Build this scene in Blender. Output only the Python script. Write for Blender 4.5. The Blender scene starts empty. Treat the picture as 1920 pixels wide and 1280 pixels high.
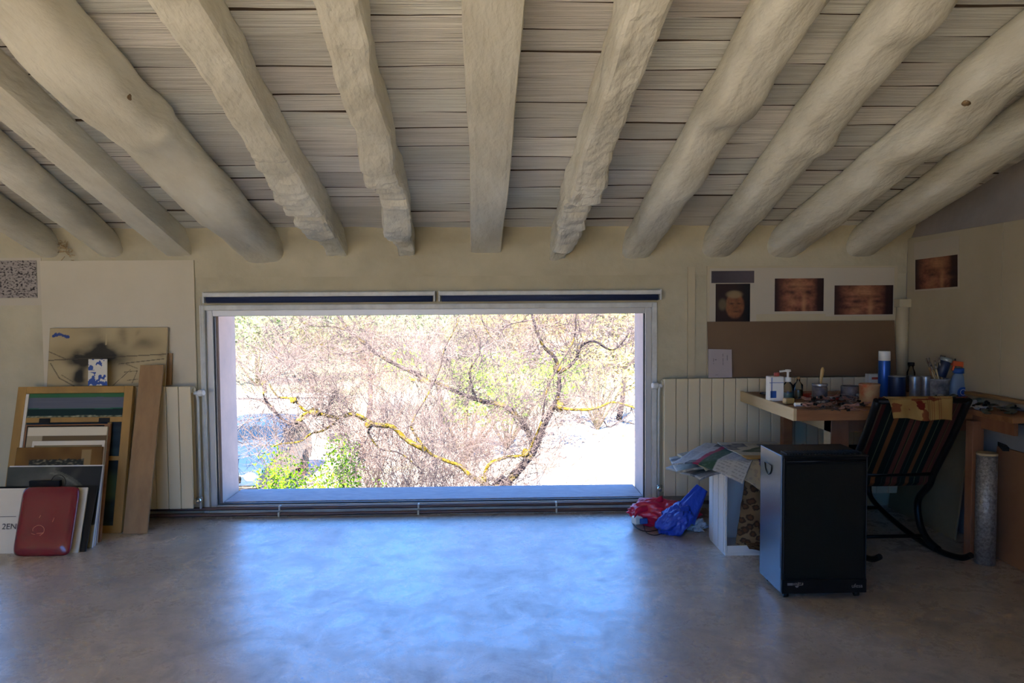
import bpy, math, random
from mathutils import Vector, Matrix, noise
R = random.Random(7)
V = Vector
sc = bpy.context.scene
COL = sc.collection
PI = math.pi

# ------------------------------------------------------------------ camera
FPX = 1387.0
EYE = V((0, 0, 1.38))
yaw, pit, rol = math.atan(36 / FPX), math.atan(62 / FPX), math.radians(0.4)
FW = V((math.sin(yaw) * math.cos(pit), math.cos(yaw) * math.cos(pit), -math.sin(pit)))
RT = FW.cross(V((0, 0, 1))).normalized()
UP = RT.cross(FW)
RT, UP = RT * math.cos(rol) - UP * math.sin(rol), UP * math.cos(rol) + RT * math.sin(rol)
cd = bpy.data.cameras.new('camera')
cd.sensor_width = 36; cd.lens = FPX / 1920 * 36; cd.clip_start = 0.05; cd.clip_end = 600
cam = bpy.data.objects.new('camera', cd)
COL.objects.link(cam)
M = Matrix((RT, UP, -FW)).transposed().to_4x4()
M.translation = EYE
cam.matrix_world = M
sc.camera = cam

# ------------------------------------------------------------------ exposure, sky, sun
sc.view_settings.view_transform = 'Standard'
sc.view_settings.look = 'None'
sc.view_settings.exposure = 1.05
sc.view_settings.gamma = 1
sc.view_settings.use_curve_mapping = False
sc.cycles.use_denoising = True
sc.cycles.max_bounces = 10
sc.cycles.diffuse_bounces = 6
sc.cycles.transparent_max_bounces = 24
sc.cycles.caustics_reflective = False
sc.cycles.caustics_refractive = False
sc.cycles.sample_clamp_indirect = 6.0
SKY = 2.5
w = bpy.data.worlds.new('sky'); sc.world = w; w.use_nodes = True
nt = w.node_tree
bg = nt.nodes['Background']
tc = nt.nodes.new('ShaderNodeTexCoord'); sx = nt.nodes.new('ShaderNodeSeparateXYZ')
rp = nt.nodes.new('ShaderNodeValToRGB')
nt.links.new(tc.outputs['Generated'], sx.inputs[0]); nt.links.new(sx.outputs['Z'], rp.inputs[0])
nt.links.new(rp.outputs[0], bg.inputs[0])
e = rp.color_ramp.elements
e[0].position = 0.0; e[0].color = (0.22, 0.48, 1.0, 1)
e[1].position = 1.0; e[1].color = (0.10, 0.24, 0.62, 1)
k = e.new(0.10); k.color = (0.12, 0.42, 1.05, 1)
k = e.new(0.42); k.color = (0.16, 0.52, 1.45, 1)
k = e.new(0.52); k.color = (0.16, 0.48, 1.25, 1)
k = e.new(0.66); k.color = (0.12, 0.28, 0.66, 1)
bg.inputs[1].default_value = SKY
sun = bpy.data.lights.new('sun', 'SUN'); sun.energy = 34.0; sun.color = (1.0, 0.88, 0.68); sun.angle = 0.01
so = bpy.data.objects.new('sun', sun); COL.objects.link(so)
SUND = V((0.16, 0.74, -0.82)).normalized()     # travels from behind the house to the garden
so.rotation_euler = SUND.to_track_quat('-Z', 'Y').to_euler()

# ------------------------------------------------------------------ helpers
def ray(px, py):
    return FW + RT * ((px - 960) / FPX) + UP * ((640 - py) / FPX)
def onY(px, py, Y):
    d = ray(px, py); return EYE + d * (Y / d.y)
def onZ(px, py, z=0.0):
    d = ray(px, py); return EYE + d * ((z - EYE.z) / d.z)
def onX(px, py, X):
    d = ray(px, py); return EYE + d * (X / d.x)
def nz(p, s=1.0, seed=0.0):
    return noise.noise(V((p[0] * s + seed, p[1] * s - seed * .7, p[2] * s + seed * 1.3)))
def fbm(p, s=1.0, seed=0.0, o=4):
    a, t, f = 1.0, 0.0, s
    for i in range(o):
        t += a * nz(p, f, seed + i * 3.1); a *= .5; f *= 2
    return t
def lerp(a, b, t): return a + (b - a) * t
def mixc(a, b, t):
    t = max(0, min(1, t)); return tuple(a[i] + (b[i] - a[i]) * t for i in range(3))
def sm(a, b, x):
    t = max(0.0, min(1.0, (x - a) / (b - a))); return t * t * (3 - 2 * t)
def c8(r, g, b):
    return tuple(((x / 255) / 12.92 if x / 255 <= .04045 else ((x / 255 + .055) / 1.055) ** 2.4) for x in (r, g, b))

WORG = {}
class MB:
    """collects geometry in world coordinates, then links it as one mesh object"""
    def __init__(s): s.v = []; s.f = []; s.m = []; s.sm = []; s.c = []; s.mi = 0; s.smooth = False; s.col = None
    def _f(s, f):
        s.f.append(tuple(f)); s.m.append(s.mi); s.sm.append(s.smooth)
    def addv(s, p, c=None):
        s.v.append(tuple(p)); s.c.append(c if c is not None else (s.col or (1, 1, 1))); return len(s.v) - 1
    def hexa(s, p):     # 8 points: bottom 4 (ccw), top 4
        b = len(s.v)
        for q in p: s.addv(q)
        for f in ((3, 2, 1, 0), (4, 5, 6, 7), (0, 1, 5, 4), (1, 2, 6, 5), (2, 3, 7, 6), (3, 0, 4, 7)):
            s._f([b + i for i in f])
        return s
    def box(s, x0, x1, y0, y1, z0, z1):
        return s.hexa([(x0, y0, z0), (x1, y0, z0), (x1, y1, z0), (x0, y1, z0), (x0, y0, z1), (x1, y0, z1), (x1, y1, z1), (x0, y1, z1)])
    def obox(s, c, sx, sy, sz, rz=0, rx=0, ry=0):
        m = Matrix.Rotation(rz, 3, 'Z') @ Matrix.Rotation(rx, 3, 'X') @ Matrix.Rotation(ry, 3, 'Y')
        c = V(c)
        P = [c + m @ V((i * sx / 2, j * sy / 2, k * sz / 2)) for (i, j, k) in ((-1, -1, -1), (1, -1, -1), (1, 1, -1), (-1, 1, -1), (-1, -1, 1), (1, -1, 1), (1, 1, 1), (-1, 1, 1))]
        return s.hexa(P)
    def slab(s, q, t, dirn=None):   # q = TL,TR,BR,BL front corners ; thickness t behind
        q = [V(a) for a in q]
        n = (q[1] - q[0]).cross(q[3] - q[0]).normalized() if dirn is None else V(dirn).normalized()
        if dirn is None and n.dot(q[0] - EYE) < 0: n = -n
        b = [a + n * t for a in q]
        return s.hexa([q[3], q[2], b[2], b[3], q[0], q[1], b[1], b[0]])
    def bar(s, a, b, wd, ht, up=(0, 0, 1)):
        a, b = V(a), V(b); d = (b - a).normalized(); u = V(up)
        if abs(d.dot(u)) > .98: u = V((0, 1, 0))
        r = d.cross(u).normalized() * wd / 2; u2 = r.cross(d).normalized() * ht / 2
        return s.hexa([a - r - u2, a + r - u2, b + r - u2, b - r - u2, a - r + u2, a + r + u2, b + r + u2, b - r + u2])
    def tube(s, pts, r, n=8, cap=True, closed=False, c=None):
        pts = [V(p) for p in pts]; N = len(pts)
        rr = r if isinstance(r, (list, tuple)) else [r] * N
        d0 = (pts[1] - pts[0]).normalized()
        u = V((0, 0, 1)) if abs(d0.z) < .9 else V((1, 0, 0))
        rings = []
        sm0 = s.smooth; s.smooth = True
        for i, p in enumerate(pts):
            if closed: d = (pts[(i + 1) % N] - pts[i - 1])
            else: d = pts[min(i + 1, N - 1)] - pts[max(i - 1, 0)]
            d = d.normalized() if d.length > 1e-9 else d0
            u = (u - d * u.dot(d))
            if u.length < 1e-6: u = d.orthogonal()
            u.normalize(); q = d.cross(u)
            b = len(s.v)
            for k in range(n):
                a = 2 * PI * k / n
                s.addv(p + (u * math.cos(a) + q * math.sin(a)) * rr[i], c)
            rings.append(b)
        for i in range(N if closed else N - 1):
            a, b = rings[i], rings[(i + 1) % N]
            for k in range(n):
                s._f((a + k, a + (k + 1) % n, b + (k + 1) % n, b + k))
        if cap and not closed:
            s.smooth = False
            s._f([rings[0] + k for k in range(n)][::-1]); s._f([rings[-1] + k for k in range(n)])
        s.smooth = sm0
        return s
    def lathe(s, c, prof, n=24, ax=None, sy=1.0):   # prof list of (r,h); ax = axis direction
        c = V(c); ax = V(ax or (0, 0, 1)).normalized()
        u = V((1, 0, 0)) if abs(ax.x) < .9 else V((0, 1, 0))
        u = (u - ax * u.dot(ax)).normalized(); q = ax.cross(u)
        rings = []
        sm0 = s.smooth; s.smooth = True
        for (r, h) in prof:
            b = len(s.v)
            for k in range(n):
                a = 2 * PI * k / n
                s.addv(c + ax * h + u * (math.cos(a) * r) + q * (math.sin(a) * r * sy))
            rings.append(b)
        for a, b in zip(rings, rings[1:]):
            for k in range(n): s._f((a + k, a + (k + 1) % n, b + (k + 1) % n, b + k))
        s.smooth = False
        s._f([rings[0] + k for k in range(n)][::-1]); s._f([rings[-1] + k for k in range(n)])
        s.smooth = sm0
        return s
    def grid(s, fn, nu, nv, cf=None, thick=0.0, smooth=True, closed_u=False):   # fn(u,v)->point
        b = len(s.v); sm0 = s.smooth; s.smooth = smooth
        for j in range(nv + 1):
            for i in range(nu + 1):
                u, v = i / nu, j / nv
                s.addv(fn(u, v), cf(u, v) if cf else None)
        for j in range(nv):
            for i in range(nu):
                a = b + j * (nu + 1) + i
                s._f((a, a + 1, a + nu + 2, a + nu + 1))
        s.smooth = sm0
        return s
    def sheet(s, fn, nu, nv, t, cf=None):            # closed thin sheet: front grid, back grid, edge
        b = len(s.v); P = [[V(fn(i / nu, j / nv)) for i in range(nu + 1)] for j in range(nv + 1)]
        sm0 = s.smooth; s.smooth = True
        def nrm(i, j):
            a = P[j][min(i + 1, nu)] - P[j][max(i - 1, 0)]; c = P[min(j + 1, nv)][i] - P[max(j - 1, 0)][i]
            n = a.cross(c); return n.normalized() if n.length > 1e-12 else V((0, 0, 1))
        W = nu + 1; T = W * (nv + 1)
        for j in range(nv + 1):
            for i in range(W): s.addv(P[j][i], cf(i / nu, j / nv) if cf else None)
        for j in range(nv + 1):
            for i in range(W): s.addv(P[j][i] - nrm(i, j) * t, cf(i / nu, j / nv) if cf else None)
        for j in range(nv):
            for i in range(nu):
                a = b + j * W + i
                s._f((a, a + 1, a + W + 1, a + W)); s._f((a + T, a + T + W, a + T + W + 1, a + T + 1))
        s.smooth = False
        for i in range(nu):
            a = b + i; s._f((a, a + T, a + T + 1, a + 1)); a = b + nv * W + i; s._f((a, a + 1, a + T + 1, a + T))
        for j in range(nv):
            a = b + j * W; s._f((a, a + W, a + T + W, a + T)); a = a + nu; s._f((a, a + T, a + T + W, a + W))
        s.smooth = sm0
        return s
    def build(s, name, mats, parent=None, origin=None, bevel=0, auto=False, sub=0):
        if not isinstance(mats, (list, tuple)): mats = [mats]
        me = bpy.data.meshes.new(name)
        if parent is not None: org = WORG[parent.name]
        elif origin is not None: org = V(origin)
        else:
            xs = [p[0] for p in s.v]; ys = [p[1] for p in s.v]; zs = [p[2] for p in s.v]
            org = V(((min(xs) + max(xs)) / 2, (min(ys) + max(ys)) / 2, min(zs)))
        me.from_pydata([(p[0] - org.x, p[1] - org.y, p[2] - org.z) for p in s.v], [], s.f)
        for m in mats: me.materials.append(m)
        if len(mats) > 1: me.polygons.foreach_set('material_index', s.m)
        me.polygons.foreach_set('use_smooth', s.sm)
        ca = me.color_attributes.new('Col', 'FLOAT_COLOR', 'POINT')
        flat = []
        for c in s.c: flat.extend((c[0], c[1], c[2], 1.0))
        ca.data.foreach_set('color', flat)
        me.update()
        o = bpy.data.objects.new(name, me); COL.objects.link(o)
        WORG[o.name] = org
        if parent is not None:
            o.parent = parent
        else: o.location = org
        if bevel:
            b = o.modifiers.new('bevel', 'BEVEL'); b.width = bevel; b.segments = 2; b.limit_method = 'ANGLE'; b.angle_limit = .7
        if sub:
            b = o.modifiers.new('sub', 'SUBSURF'); b.levels = sub; b.render_levels = sub
        return o

def tag(o, label=None, cat=None, group=None, kind=None):
    if label: o['label'] = label
    if cat: o['category'] = cat
    if group: o['group'] = group
    if kind: o['kind'] = kind
    return o
def thing(name, loc, label, cat, group=None):
    o = bpy.data.objects.new(name, None); COL.objects.link(o); o.location = loc
    o.empty_display_size = .1
    WORG[o.name] = V(loc)
    return tag(o, label, cat, group)
def struct(o): o['kind'] = 'structure'; return o
def copy_tree(o, loc=None, rz=None, rot=None, label=None, group=None):
    def cp(a, par):
        c = a.copy(); COL.objects.link(c)
        if par is not None: c.parent = par
        WORG[c.name] = WORG[a.name]
        for ch in a.children: cp(ch, c)
        return c
    r = cp(o, None)
    if loc is not None: r.location = loc
    if rz is not None: r.rotation_euler = (0, 0, rz)
    if rot is not None: r.rotation_euler = rot
    if label: r['label'] = label
    if group: r['group'] = group
    return r

# ------------------------------------------------------------------ materials
def mat(name, col=(.5, .5, .5), rough=.6, metal=0.0, spec=.5, vc=False, nscale=0, ncol=None, namt=.5, bump=0, bscale=40,
        stretch=(1, 1, 1), trans=0, coat=0, ior=1.45, sss=0, ndetail=5, ramp=(.35, .65), alpha=1, sheen=0):
    m = bpy.data.materials.new(name); m.use_nodes = True
    t = m.node_tree; b = t.nodes['Principled BSDF']
    b.inputs['Base Color'].default_value = (*col, 1); b.inputs['Roughness'].default_value = rough
    b.inputs['Metallic'].default_value = metal; b.inputs['Specular IOR Level'].default_value = spec
    b.inputs['IOR'].default_value = ior; b.inputs['Transmission Weight'].default_value = trans
    b.inputs['Coat Weight'].default_value = coat; b.inputs['Alpha'].default_value = alpha
    b.inputs['Sheen Weight'].default_value = sheen
    src = None
    if vc:
        a = t.nodes.new('ShaderNodeVertexColor'); a.layer_name = 'Col'; src = a.outputs['Color']
        t.links.new(src, b.inputs['Base Color'])
    if nscale or bump:
        g = t.nodes.new('ShaderNodeTexCoord'); mp = t.nodes.new('ShaderNodeMapping')
        mp.inputs['Scale'].default_value = stretch
        t.links.new(g.outputs['Object'], mp.inputs[0])
    if nscale:
        n = t.nodes.new('ShaderNodeTexNoise'); n.inputs['Scale'].default_value = nscale; n.inputs['Detail'].default_value = ndetail
        n.inputs['Roughness'].default_value = .6
        t.links.new(mp.outputs[0], n.inputs['Vector'])
        r = t.nodes.new('ShaderNodeMapRange'); r.inputs[1].default_value = ramp[0]; r.inputs[2].default_value = ramp[1]
        r.inputs[4].default_value = namt
        t.links.new(n.outputs[0], r.inputs[0])
        x = t.nodes.new('ShaderNodeMix'); x.data_type = 'RGBA'
        t.links.new(r.outputs[0], x.inputs['Factor'])
        x.inputs['A'].default_value = (*col, 1)
        if src is not None: t.links.new(src, x.inputs['A'])
        x.inputs['B'].default_value = (*(ncol or tuple(c * .6 for c in col)), 1)
        t.links.new(x.outputs['Result'], b.inputs['Base Color'])
        m['_mix'] = x.name
    if bump:
        n = t.nodes.new('ShaderNodeTexNoise'); n.inputs['Scale'].default_value = bscale; n.inputs['Detail'].default_value = 6
        t.links.new(mp.outputs[0], n.inputs['Vector'])
        u = t.nodes.new('ShaderNodeBump'); u.inputs['Strength'].default_value = 1.0; u.inputs['Distance'].default_value = bump
        t.links.new(n.outputs[0], u.inputs['Height']); t.links.new(u.outputs[0], b.inputs['Normal'])
    return m

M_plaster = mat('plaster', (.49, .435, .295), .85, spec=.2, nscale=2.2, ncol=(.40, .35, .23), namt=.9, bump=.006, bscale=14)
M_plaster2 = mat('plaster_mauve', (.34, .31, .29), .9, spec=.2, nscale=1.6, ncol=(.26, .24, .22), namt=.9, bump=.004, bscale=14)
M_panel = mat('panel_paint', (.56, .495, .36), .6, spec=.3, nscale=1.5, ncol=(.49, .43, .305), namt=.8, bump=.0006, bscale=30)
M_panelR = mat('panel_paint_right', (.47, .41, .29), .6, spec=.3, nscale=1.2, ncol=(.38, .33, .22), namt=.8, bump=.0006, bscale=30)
M_beam = mat('limewashed_beam', (.75, .72, .60), .75, spec=.25, nscale=4, ncol=(.60, .56, .44), namt=.95, bump=.010, bscale=26, stretch=(1, .3, 1), ndetail=9)
M_board = mat('limewashed_board', (.50, .46, .39), .85, spec=.15, vc=True, nscale=16, ncol=(.40, .37, .31), namt=.75, bump=.006, bscale=18, stretch=(.13, 8, 8), ndetail=9, ramp=(.45, .66))
M_rad = mat('radiator_enamel', (.60, .51, .33), .35, spec=.4)
M_white = mat('white_paint', (.72, .72, .68), .4, spec=.4)
M_trim = mat('old_white_trim', (.62, .62, .56), .6, nscale=12, ncol=(.46, .45, .40), namt=.7)
M_alu = mat('frame_grey', (.50, .49, .46), .4, metal=.2)
M_dark = mat('dark_gasket', (.03, .03, .035), .5)
M_reveal = mat('pink_render', (.62, .48, .42), .9, spec=.1, nscale=6, ncol=(.52, .42, .38), namt=.8, bump=.002)
M_sill = mat('outer_sill_stone', (.36, .34, .36), .8, nscale=14, ncol=(.25, .24, .27), namt=.8, stretch=(1, 4, 1))
M_navy = mat('navy_blind_fabric', (.02, .03, .075), .8)
M_pipe = mat('brown_pipe', (.085, .045, .035), .35, spec=.5)
M_vc = mat('pigment', rough=.65, vc=True, spec=.3)
M_vcp = mat('printed_paper', rough=.55, vc=True, spec=.3)
M_vcf = mat('woven_fabric', rough=.95, vc=True, spec=.1, bump=.0006, bscale=350)
M_black = mat('black_metal', (.005, .005, .005), .45, spec=.25)
M_blackm = mat('black_mesh', (.007, .007, .005), .65, spec=.15, bump=.0015, bscale=260)
M_heaterside = mat('heater_side_steel', (.10, .12, .14), .26, metal=.7)
M_chrome = mat('chrome', (.6, .62, .66), .2, metal=1)
M_ochre = mat('ochre_wood', (.36, .20, .045), .6, nscale=7, ncol=(.22, .12, .03), namt=.7, stretch=(1, 1, .3), bump=.001)
M_ply = mat('plywood', (.30, .17, .065), .6, nscale=5, ncol=(.22, .12, .045), namt=.8, stretch=(3, 3, .7))
M_pine = mat('pine_cream', (.56, .43, .24), .55, nscale=6, ncol=(.44, .32, .16), namt=.7, stretch=(3, .5, 3))
M_wood = mat('varnished_wood', (.30, .135, .055), .5, nscale=6, ncol=(.18, .075, .03), namt=.8, stretch=(.5, 3, 3), bump=.0006)
M_leg = mat('table_leg_wood', (.27, .115, .055), .5, nscale=5, ncol=(.18, .075, .035), namt=.8, stretch=(3, 3, .5))
M_brown = mat('brown_hardboard', (.155, .092, .045), .55, nscale=2, ncol=(.125, .07, .035), namt=.8)
M_card = mat('cardboard', (.27, .135, .065), .8, nscale=3, ncol=(.21, .10, .05), namt=.8)
M_canvas = mat('canvas_white', (.66, .60, .48), .8, nscale=3, ncol=(.58, .52, .40), namt=.6)
M_paper = mat('paper_white', (.46, .405, .305), .7)
def glassmat(name, tint=(1, 1, 1), rough=0.0, ior=1.45):
    m = bpy.data.materials.new(name); m.use_nodes = True; t = m.node_tree
    for n in list(t.nodes): t.nodes.remove(n)
    o = t.nodes.new('ShaderNodeOutputMaterial'); x = t.nodes.new('ShaderNodeMixShader')
    a = t.nodes.new('ShaderNodeBsdfTransparent'); a.inputs[0].default_value = (*tint, 1)
    g = t.nodes.new('ShaderNodeBsdfGlossy'); g.inputs['Roughness'].default_value = rough
    f = t.nodes.new('ShaderNodeFresnel'); f.inputs[0].default_value = ior
    t.links.new(f.outputs[0], x.inputs[0]); t.links.new(a.outputs[0], x.inputs[1]); t.links.new(g.outputs[0], x.inputs[2])
    t.links.new(x.outputs[0], o.inputs[0]); return m
M_glass = glassmat('window_glass', (.96, .97, .97), 0.0, 1.12)
M_jar = glassmat('jar_glass', (.80, .82, .80), .05)

# concrete floor: worn, trowelled, semi-gloss
def floor_mat():
    m = bpy.data.materials.new('worn_concrete'); m.use_nodes = True; t = m.node_tree; b = t.nodes['Principled BSDF']
    L = t.links.new; N = t.nodes.new
    g = N('ShaderNodeTexCoord'); mp = N('ShaderNodeMapping'); L(g.outputs['Object'], mp.inputs[0])
    def noi(s, d=6, r=.6, dist=0):
        n = N('ShaderNodeTexNoise'); n.inputs['Scale'].default_value = s; n.inputs['Detail'].default_value = d
        n.inputs['Roughness'].default_value = r; n.inputs['Distortion'].default_value = dist
        L(mp.outputs[0], n.inputs['Vector']); return n.outputs[0]
    def rng(x, a, b_, c=0, d=1):
        r = N('ShaderNodeMapRange'); r.inputs[1].default_value = a; r.inputs[2].default_value = b_
        r.inputs[3].default_value = c; r.inputs[4].default_value = d; L(x, r.inputs[0]); return r.outputs[0]
    def mx(f, A, B):
        x = N('ShaderNodeMix'); x.data_type = 'RGBA'; L(f, x.inputs['Factor'])
        if isinstance(A, tuple): x.inputs['A'].default_value = (*A, 1)
        else: L(A, x.inputs['A'])
        if isinstance(B, tuple): x.inputs['B'].default_value = (*B, 1)
        else: L(B, x.inputs['B'])
        return x.outputs['Result']
    big = noi(1.1, 5, .6, .8); fine = noi(9, 10, .75, .25)
    c = mx(rng(big, .38, .62), (.46, .39, .31), (.34, .285, .22))
    c = mx(rng(fine, .45, .68, 0, .6), c, (.25, .215, .17))
    tr = noi(3.2, 10, .75, .6)
    c = mx(rng(tr, .56, .66, 0, .55), c, (.52, .46, .38))
    rough_n = noi(4.5, 12, .80, .35)
    c = mx(rng(rough_n, .48, .62, 0, .5), c, (.20, .18, .15))
    vo = N('ShaderNodeTexVoronoi'); vo.inputs['Scale'].default_value = 10; L(mp.outputs[0], vo.inputs['Vector'])
    sp = rng(vo.outputs['Distance'], .04, .022)
    c = mx(sp, c, (.05, .05, .07))
    vo2 = N('ShaderNodeTexVoronoi'); vo2.inputs['Scale'].default_value = 15; L(mp.outputs[0], vo2.inputs['Vector'])
    c = mx(rng(vo2.outputs['Distance'], .04, .022), c, (.55, .52, .46))
    vo3 = N('ShaderNodeTexVoronoi'); vo3.inputs['Scale'].default_value = 5.3; L(mp.outputs[0], vo3.inputs['Vector'])
    c = mx(rng(vo3.outputs['Distance'], .035, .02), c, (.04, .07, .30))
    L(c, b.inputs['Base Color'])
    L(rng(rough_n, .36, .66, .17, .44), b.inputs['Roughness'])
    b.inputs['Specular IOR Level'].default_value = 1.0
    L(rng(rough_n, .40, .66, 1.0, .30), b.inputs['Specular IOR Level']); b.inputs['Coat Weight'].default_value = .5; b.inputs['Coat Roughness'].default_value = .28
    bu = N('ShaderNodeBump'); bu.inputs['Strength'].default_value = .5; bu.inputs['Distance'].default_value = .005
    L(rough_n, bu.inputs['Height']); L(bu.outputs[0], b.inputs['Normal'])
    return m
M_floor = floor_mat()

# ------------------------------------------------------------------ room shell
XL, XR, YF, YB = -5.3, 2.83, 5.0, -4.2
SL = .239
def zc(y): return 1.89 + SL * (5 - y)            # underside of the roof boards
WX0, WX1, WZ0, WZ1 = -1.955, 1.115, 0.0, 1.415   # rough opening of the big window
GX0, GX1, GZ0, GZ1 = -1.875, 1.035, 0.062, 1.344 # glass
YO = 5.42
def wall_pieces(mb, xs, holes, y0, y1, z0, z1):
    """wall slab from boxes around rectangular holes [(x0,x1,z0,z1)] sorted by x"""
    x = xs[0]
    for (a, b, c, d) in holes:
        mb.box(x, a, y0, y1, z0, z1)
        if c > z0: mb.box(a, b, y0, y1, z0, c)
        mb.box(a, b, y0, y1, d, z1)
        x = b
    mb.box(x, xs[1], y0, y1, z0, z1)
W2 = (-4.75, -3.385, .10, 1.33)
mb = MB(); wall_pieces(mb, (XL, XR + .2), [W2, (WX0, WX1, WZ0, WZ1)], YF, 5.10, 0, 2.05)
struct(mb.build('wall_front', M_plaster))
mb = MB(); wall_pieces(mb, (XL, XR + .2), [W2, (GX0 + .005, GX1 + .01, GZ0 - .03, 1.50)], 5.10, YO, -2.6, 2.05)
struct(mb.build('wall_outer', M_reveal))
# plaster infill above the wall, lumpy, between the beam ends
mb = MB()
def lump(u, v):
    x = lerp(XL, XR, u); z = lerp(1.60, 1.93, v)
    return (x, 4.995 - .03 * abs(fbm((x, z, 0), 3, 4)) * sm(.38, .7, v) - .10 * sm(.55, 1, v), z)
mb.grid(lump, 220, 10); struct(mb.build('trim_1', M_plaster))
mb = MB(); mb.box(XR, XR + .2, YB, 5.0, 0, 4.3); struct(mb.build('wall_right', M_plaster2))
mb = MB(); mb.box(1.42, 1.54, YB, 1.2, 0, 4.2); struct(mb.build('wall_light_blocker', M_plaster))  # unseen wall, added to keep rear light off the right side
mb = MB(); mb.box(XL - .2, XL, YB, 5.42, 0, 4.3); struct(mb.build('wall_left', M_plaster))
mb = MB(); wall_pieces(mb, (XL, XR + .2), [(-5.1, .2, .05, 3.4)], YB - .2, YB, 0, 4.3)
struct(mb.build('wall_back', M_plaster))
mb = MB(); mb.box(XL - .2, XR + .2, YB - .2, 5.1, -.15, 0); struct(mb.build('floor', M_floor))
# rear glazed opening, unseen, added behind the camera to light the room
mb = MB()
for x in (-5.07, -3.33, -1.58, .17): mb.box(x - .03, x + .03, YB - .12, YB - .06, .05, 3.4)
for z in (.08, 3.37): mb.box(-5.1, .2, YB - .12, YB - .06, z - .03, z + .03)
w3 = struct(mb.build('window_rear_fill', M_alu))
mb = MB(); mb.box(-5.07, .17, YB - .095, YB - .09, .08, 3.37); mb.build('pane', M_glass, w3)

# ceiling boards, in the bays between the beams
BE = [  # (x px, y px) near wall ; second centre point ; width ; depth ; shape ; seed
    ((72, 452), (0, 405), .17, .17, 'round'),
    ((206, 468), (0, 300), .18, .17, 'round'),
    ((328, 458), (0, 172), .17, .16, 'square'),
    ((487, 466), (30, 0), .27, .21, 'log'),
    ((629, 458), (340, 0), .175, .17, 'hewn'),
    ((764, 462), (633, 0), .155, .17, 'hewn'),
    ((910, 470), (926, 0), .205, .15, 'square'),
    ((1044, 480), (1208, 0), .145, .20, 'hewn'),
    ((1195, 462), (1483, 0), .20, .19, 'log'),
    ((1331, 480), (1725, 0), .22, .19, 'round'),
    ((1459, 472), (1920, 108), .235, .19, 'log'),
    ((1607, 466), (1920, 245), .22, .19, 'round')]
def onroof(px, py, h):
    d = ray(px, py)  # z = zc(y)-h
    t = (1.89 - h + SL * 5 - EYE.z) / (d.z + SL * d.y)
    return EYE + d * t
BC = []
for (a, b, wd, dp, sh) in BE:
    A = onroof(*a, dp * .55); B = onroof(*b, dp * .55)
    sl = (B.x - A.x) / (B.y - A.y)
    BC.append((A.x + sl * (5 - A.y), sl))
def bx(i, y): return BC[i][0] + BC[i][1] * (y - 5)
mb = MB(); mb.smooth = False
nb = len(BC)
for bay in range(nb + 1):
    rb = random.Random(bay * 13 + 5)
    y = 5.12
    while y > YB - .1:
        pitch = rb.uniform(.13, .215); y2 = y - pitch + .002; dz = rb.uniform(0, .005); t1 = rb.uniform(-.002, .002); g = rb.choice((.0015, .0025, .004, .006, .009))
        def xe(i, yy):
            if i < 0: return XL - .1
            if i >= nb: return XR + .1
            return bx(i, yy)
        a0, a1 = xe(bay - 1, y), xe(bay, y); b0, b1 = xe(bay - 1, y2), xe(bay, y2)
        tone = rb.uniform(.80, 1.12); pink = rb.uniform(-.02, .03)
        mb.col = (.72 * tone + pink, .70 * tone, .63 * tone)
        sk = rb.uniform(-.014, .014)
        if a1 - a0 > .02 and b1 - b0 > .02:
            n = 7
            for s_ in range(n):      # short runs so the edges can wander
                def pt(u, yy, e_, zz):
                    x = lerp(lerp(a0, a1, u), lerp(b0, b1, u), 0 if e_ == 0 else 1)
                    wob = .005 * nz((x * 5, yy * 9, bay), 1) + sk * (u - .5)
                    q = yy + wob + (-g if e_ == 0 else 0)
                    return (x, q, zc(q) + dz + t1 * (1 if e_ else -1) + .003 * nz((x * 3, yy * 7, 2), 1) + zz)
                u0, u1 = s_ / n, (s_ + 1) / n
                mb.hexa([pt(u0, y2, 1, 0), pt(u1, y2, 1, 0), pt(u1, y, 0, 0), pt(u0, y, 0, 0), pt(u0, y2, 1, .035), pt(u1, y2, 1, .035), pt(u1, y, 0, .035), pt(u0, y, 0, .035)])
                for fi in (-4, -2): mb.m[fi] = 1  # gap sides coloured dark: bare wood, plus the shade inside the seams
        y -= pitch
struct(mb.build('ceiling', [M_board, mat('raw_edge_seam_shade', (.07, .05, .035), .9, spec=.1)])); mb = MB()
mb.hexa([(XL - .2, YB - .2, zc(YB - .2) + .045), (XR + .2, YB - .2, zc(YB - .2) + .045), (XR + .2, 5.75, zc(5.75) + .045), (XL - .2, 5.75, zc(5.75) + .045),
         (XL - .2, YB - .2, zc(YB - .2) + .2), (XR + .2, YB - .2, zc(YB - .2) + .2), (XR + .2, 5.75, zc(5.75) + .2), (XL - .2, 5.75, zc(5.75) + .2)])
struct(mb.build('ceiling_backing', mat('dark_roof_void', (.025, .02, .017), .95, spec=0)))

# beams
BL = ['thin round whitewashed beam in the far upper left corner', 'round whitewashed beam ending above the speckled grey print',
      'squared whitewashed beam ending above the white board left of the window', 'thickest gnarled log beam with a pale knot, left of the hewn pair',
      'rough hewn beam with chopped steps, ending left of the window blinds', 'rough hewn beam with a deep notch, over the left blind',
      'straight sawn flat beam in the middle of the ceiling', 'narrow twisted beam with a scooped flake, over the right blind',
      'log beam with a big open knot, ending over the window right edge', 'smooth round beam ending above the small portrait print',
      'thick log beam with yellowish scars, second from the right wall', 'shaded round beam nearest the right wall']
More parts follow.
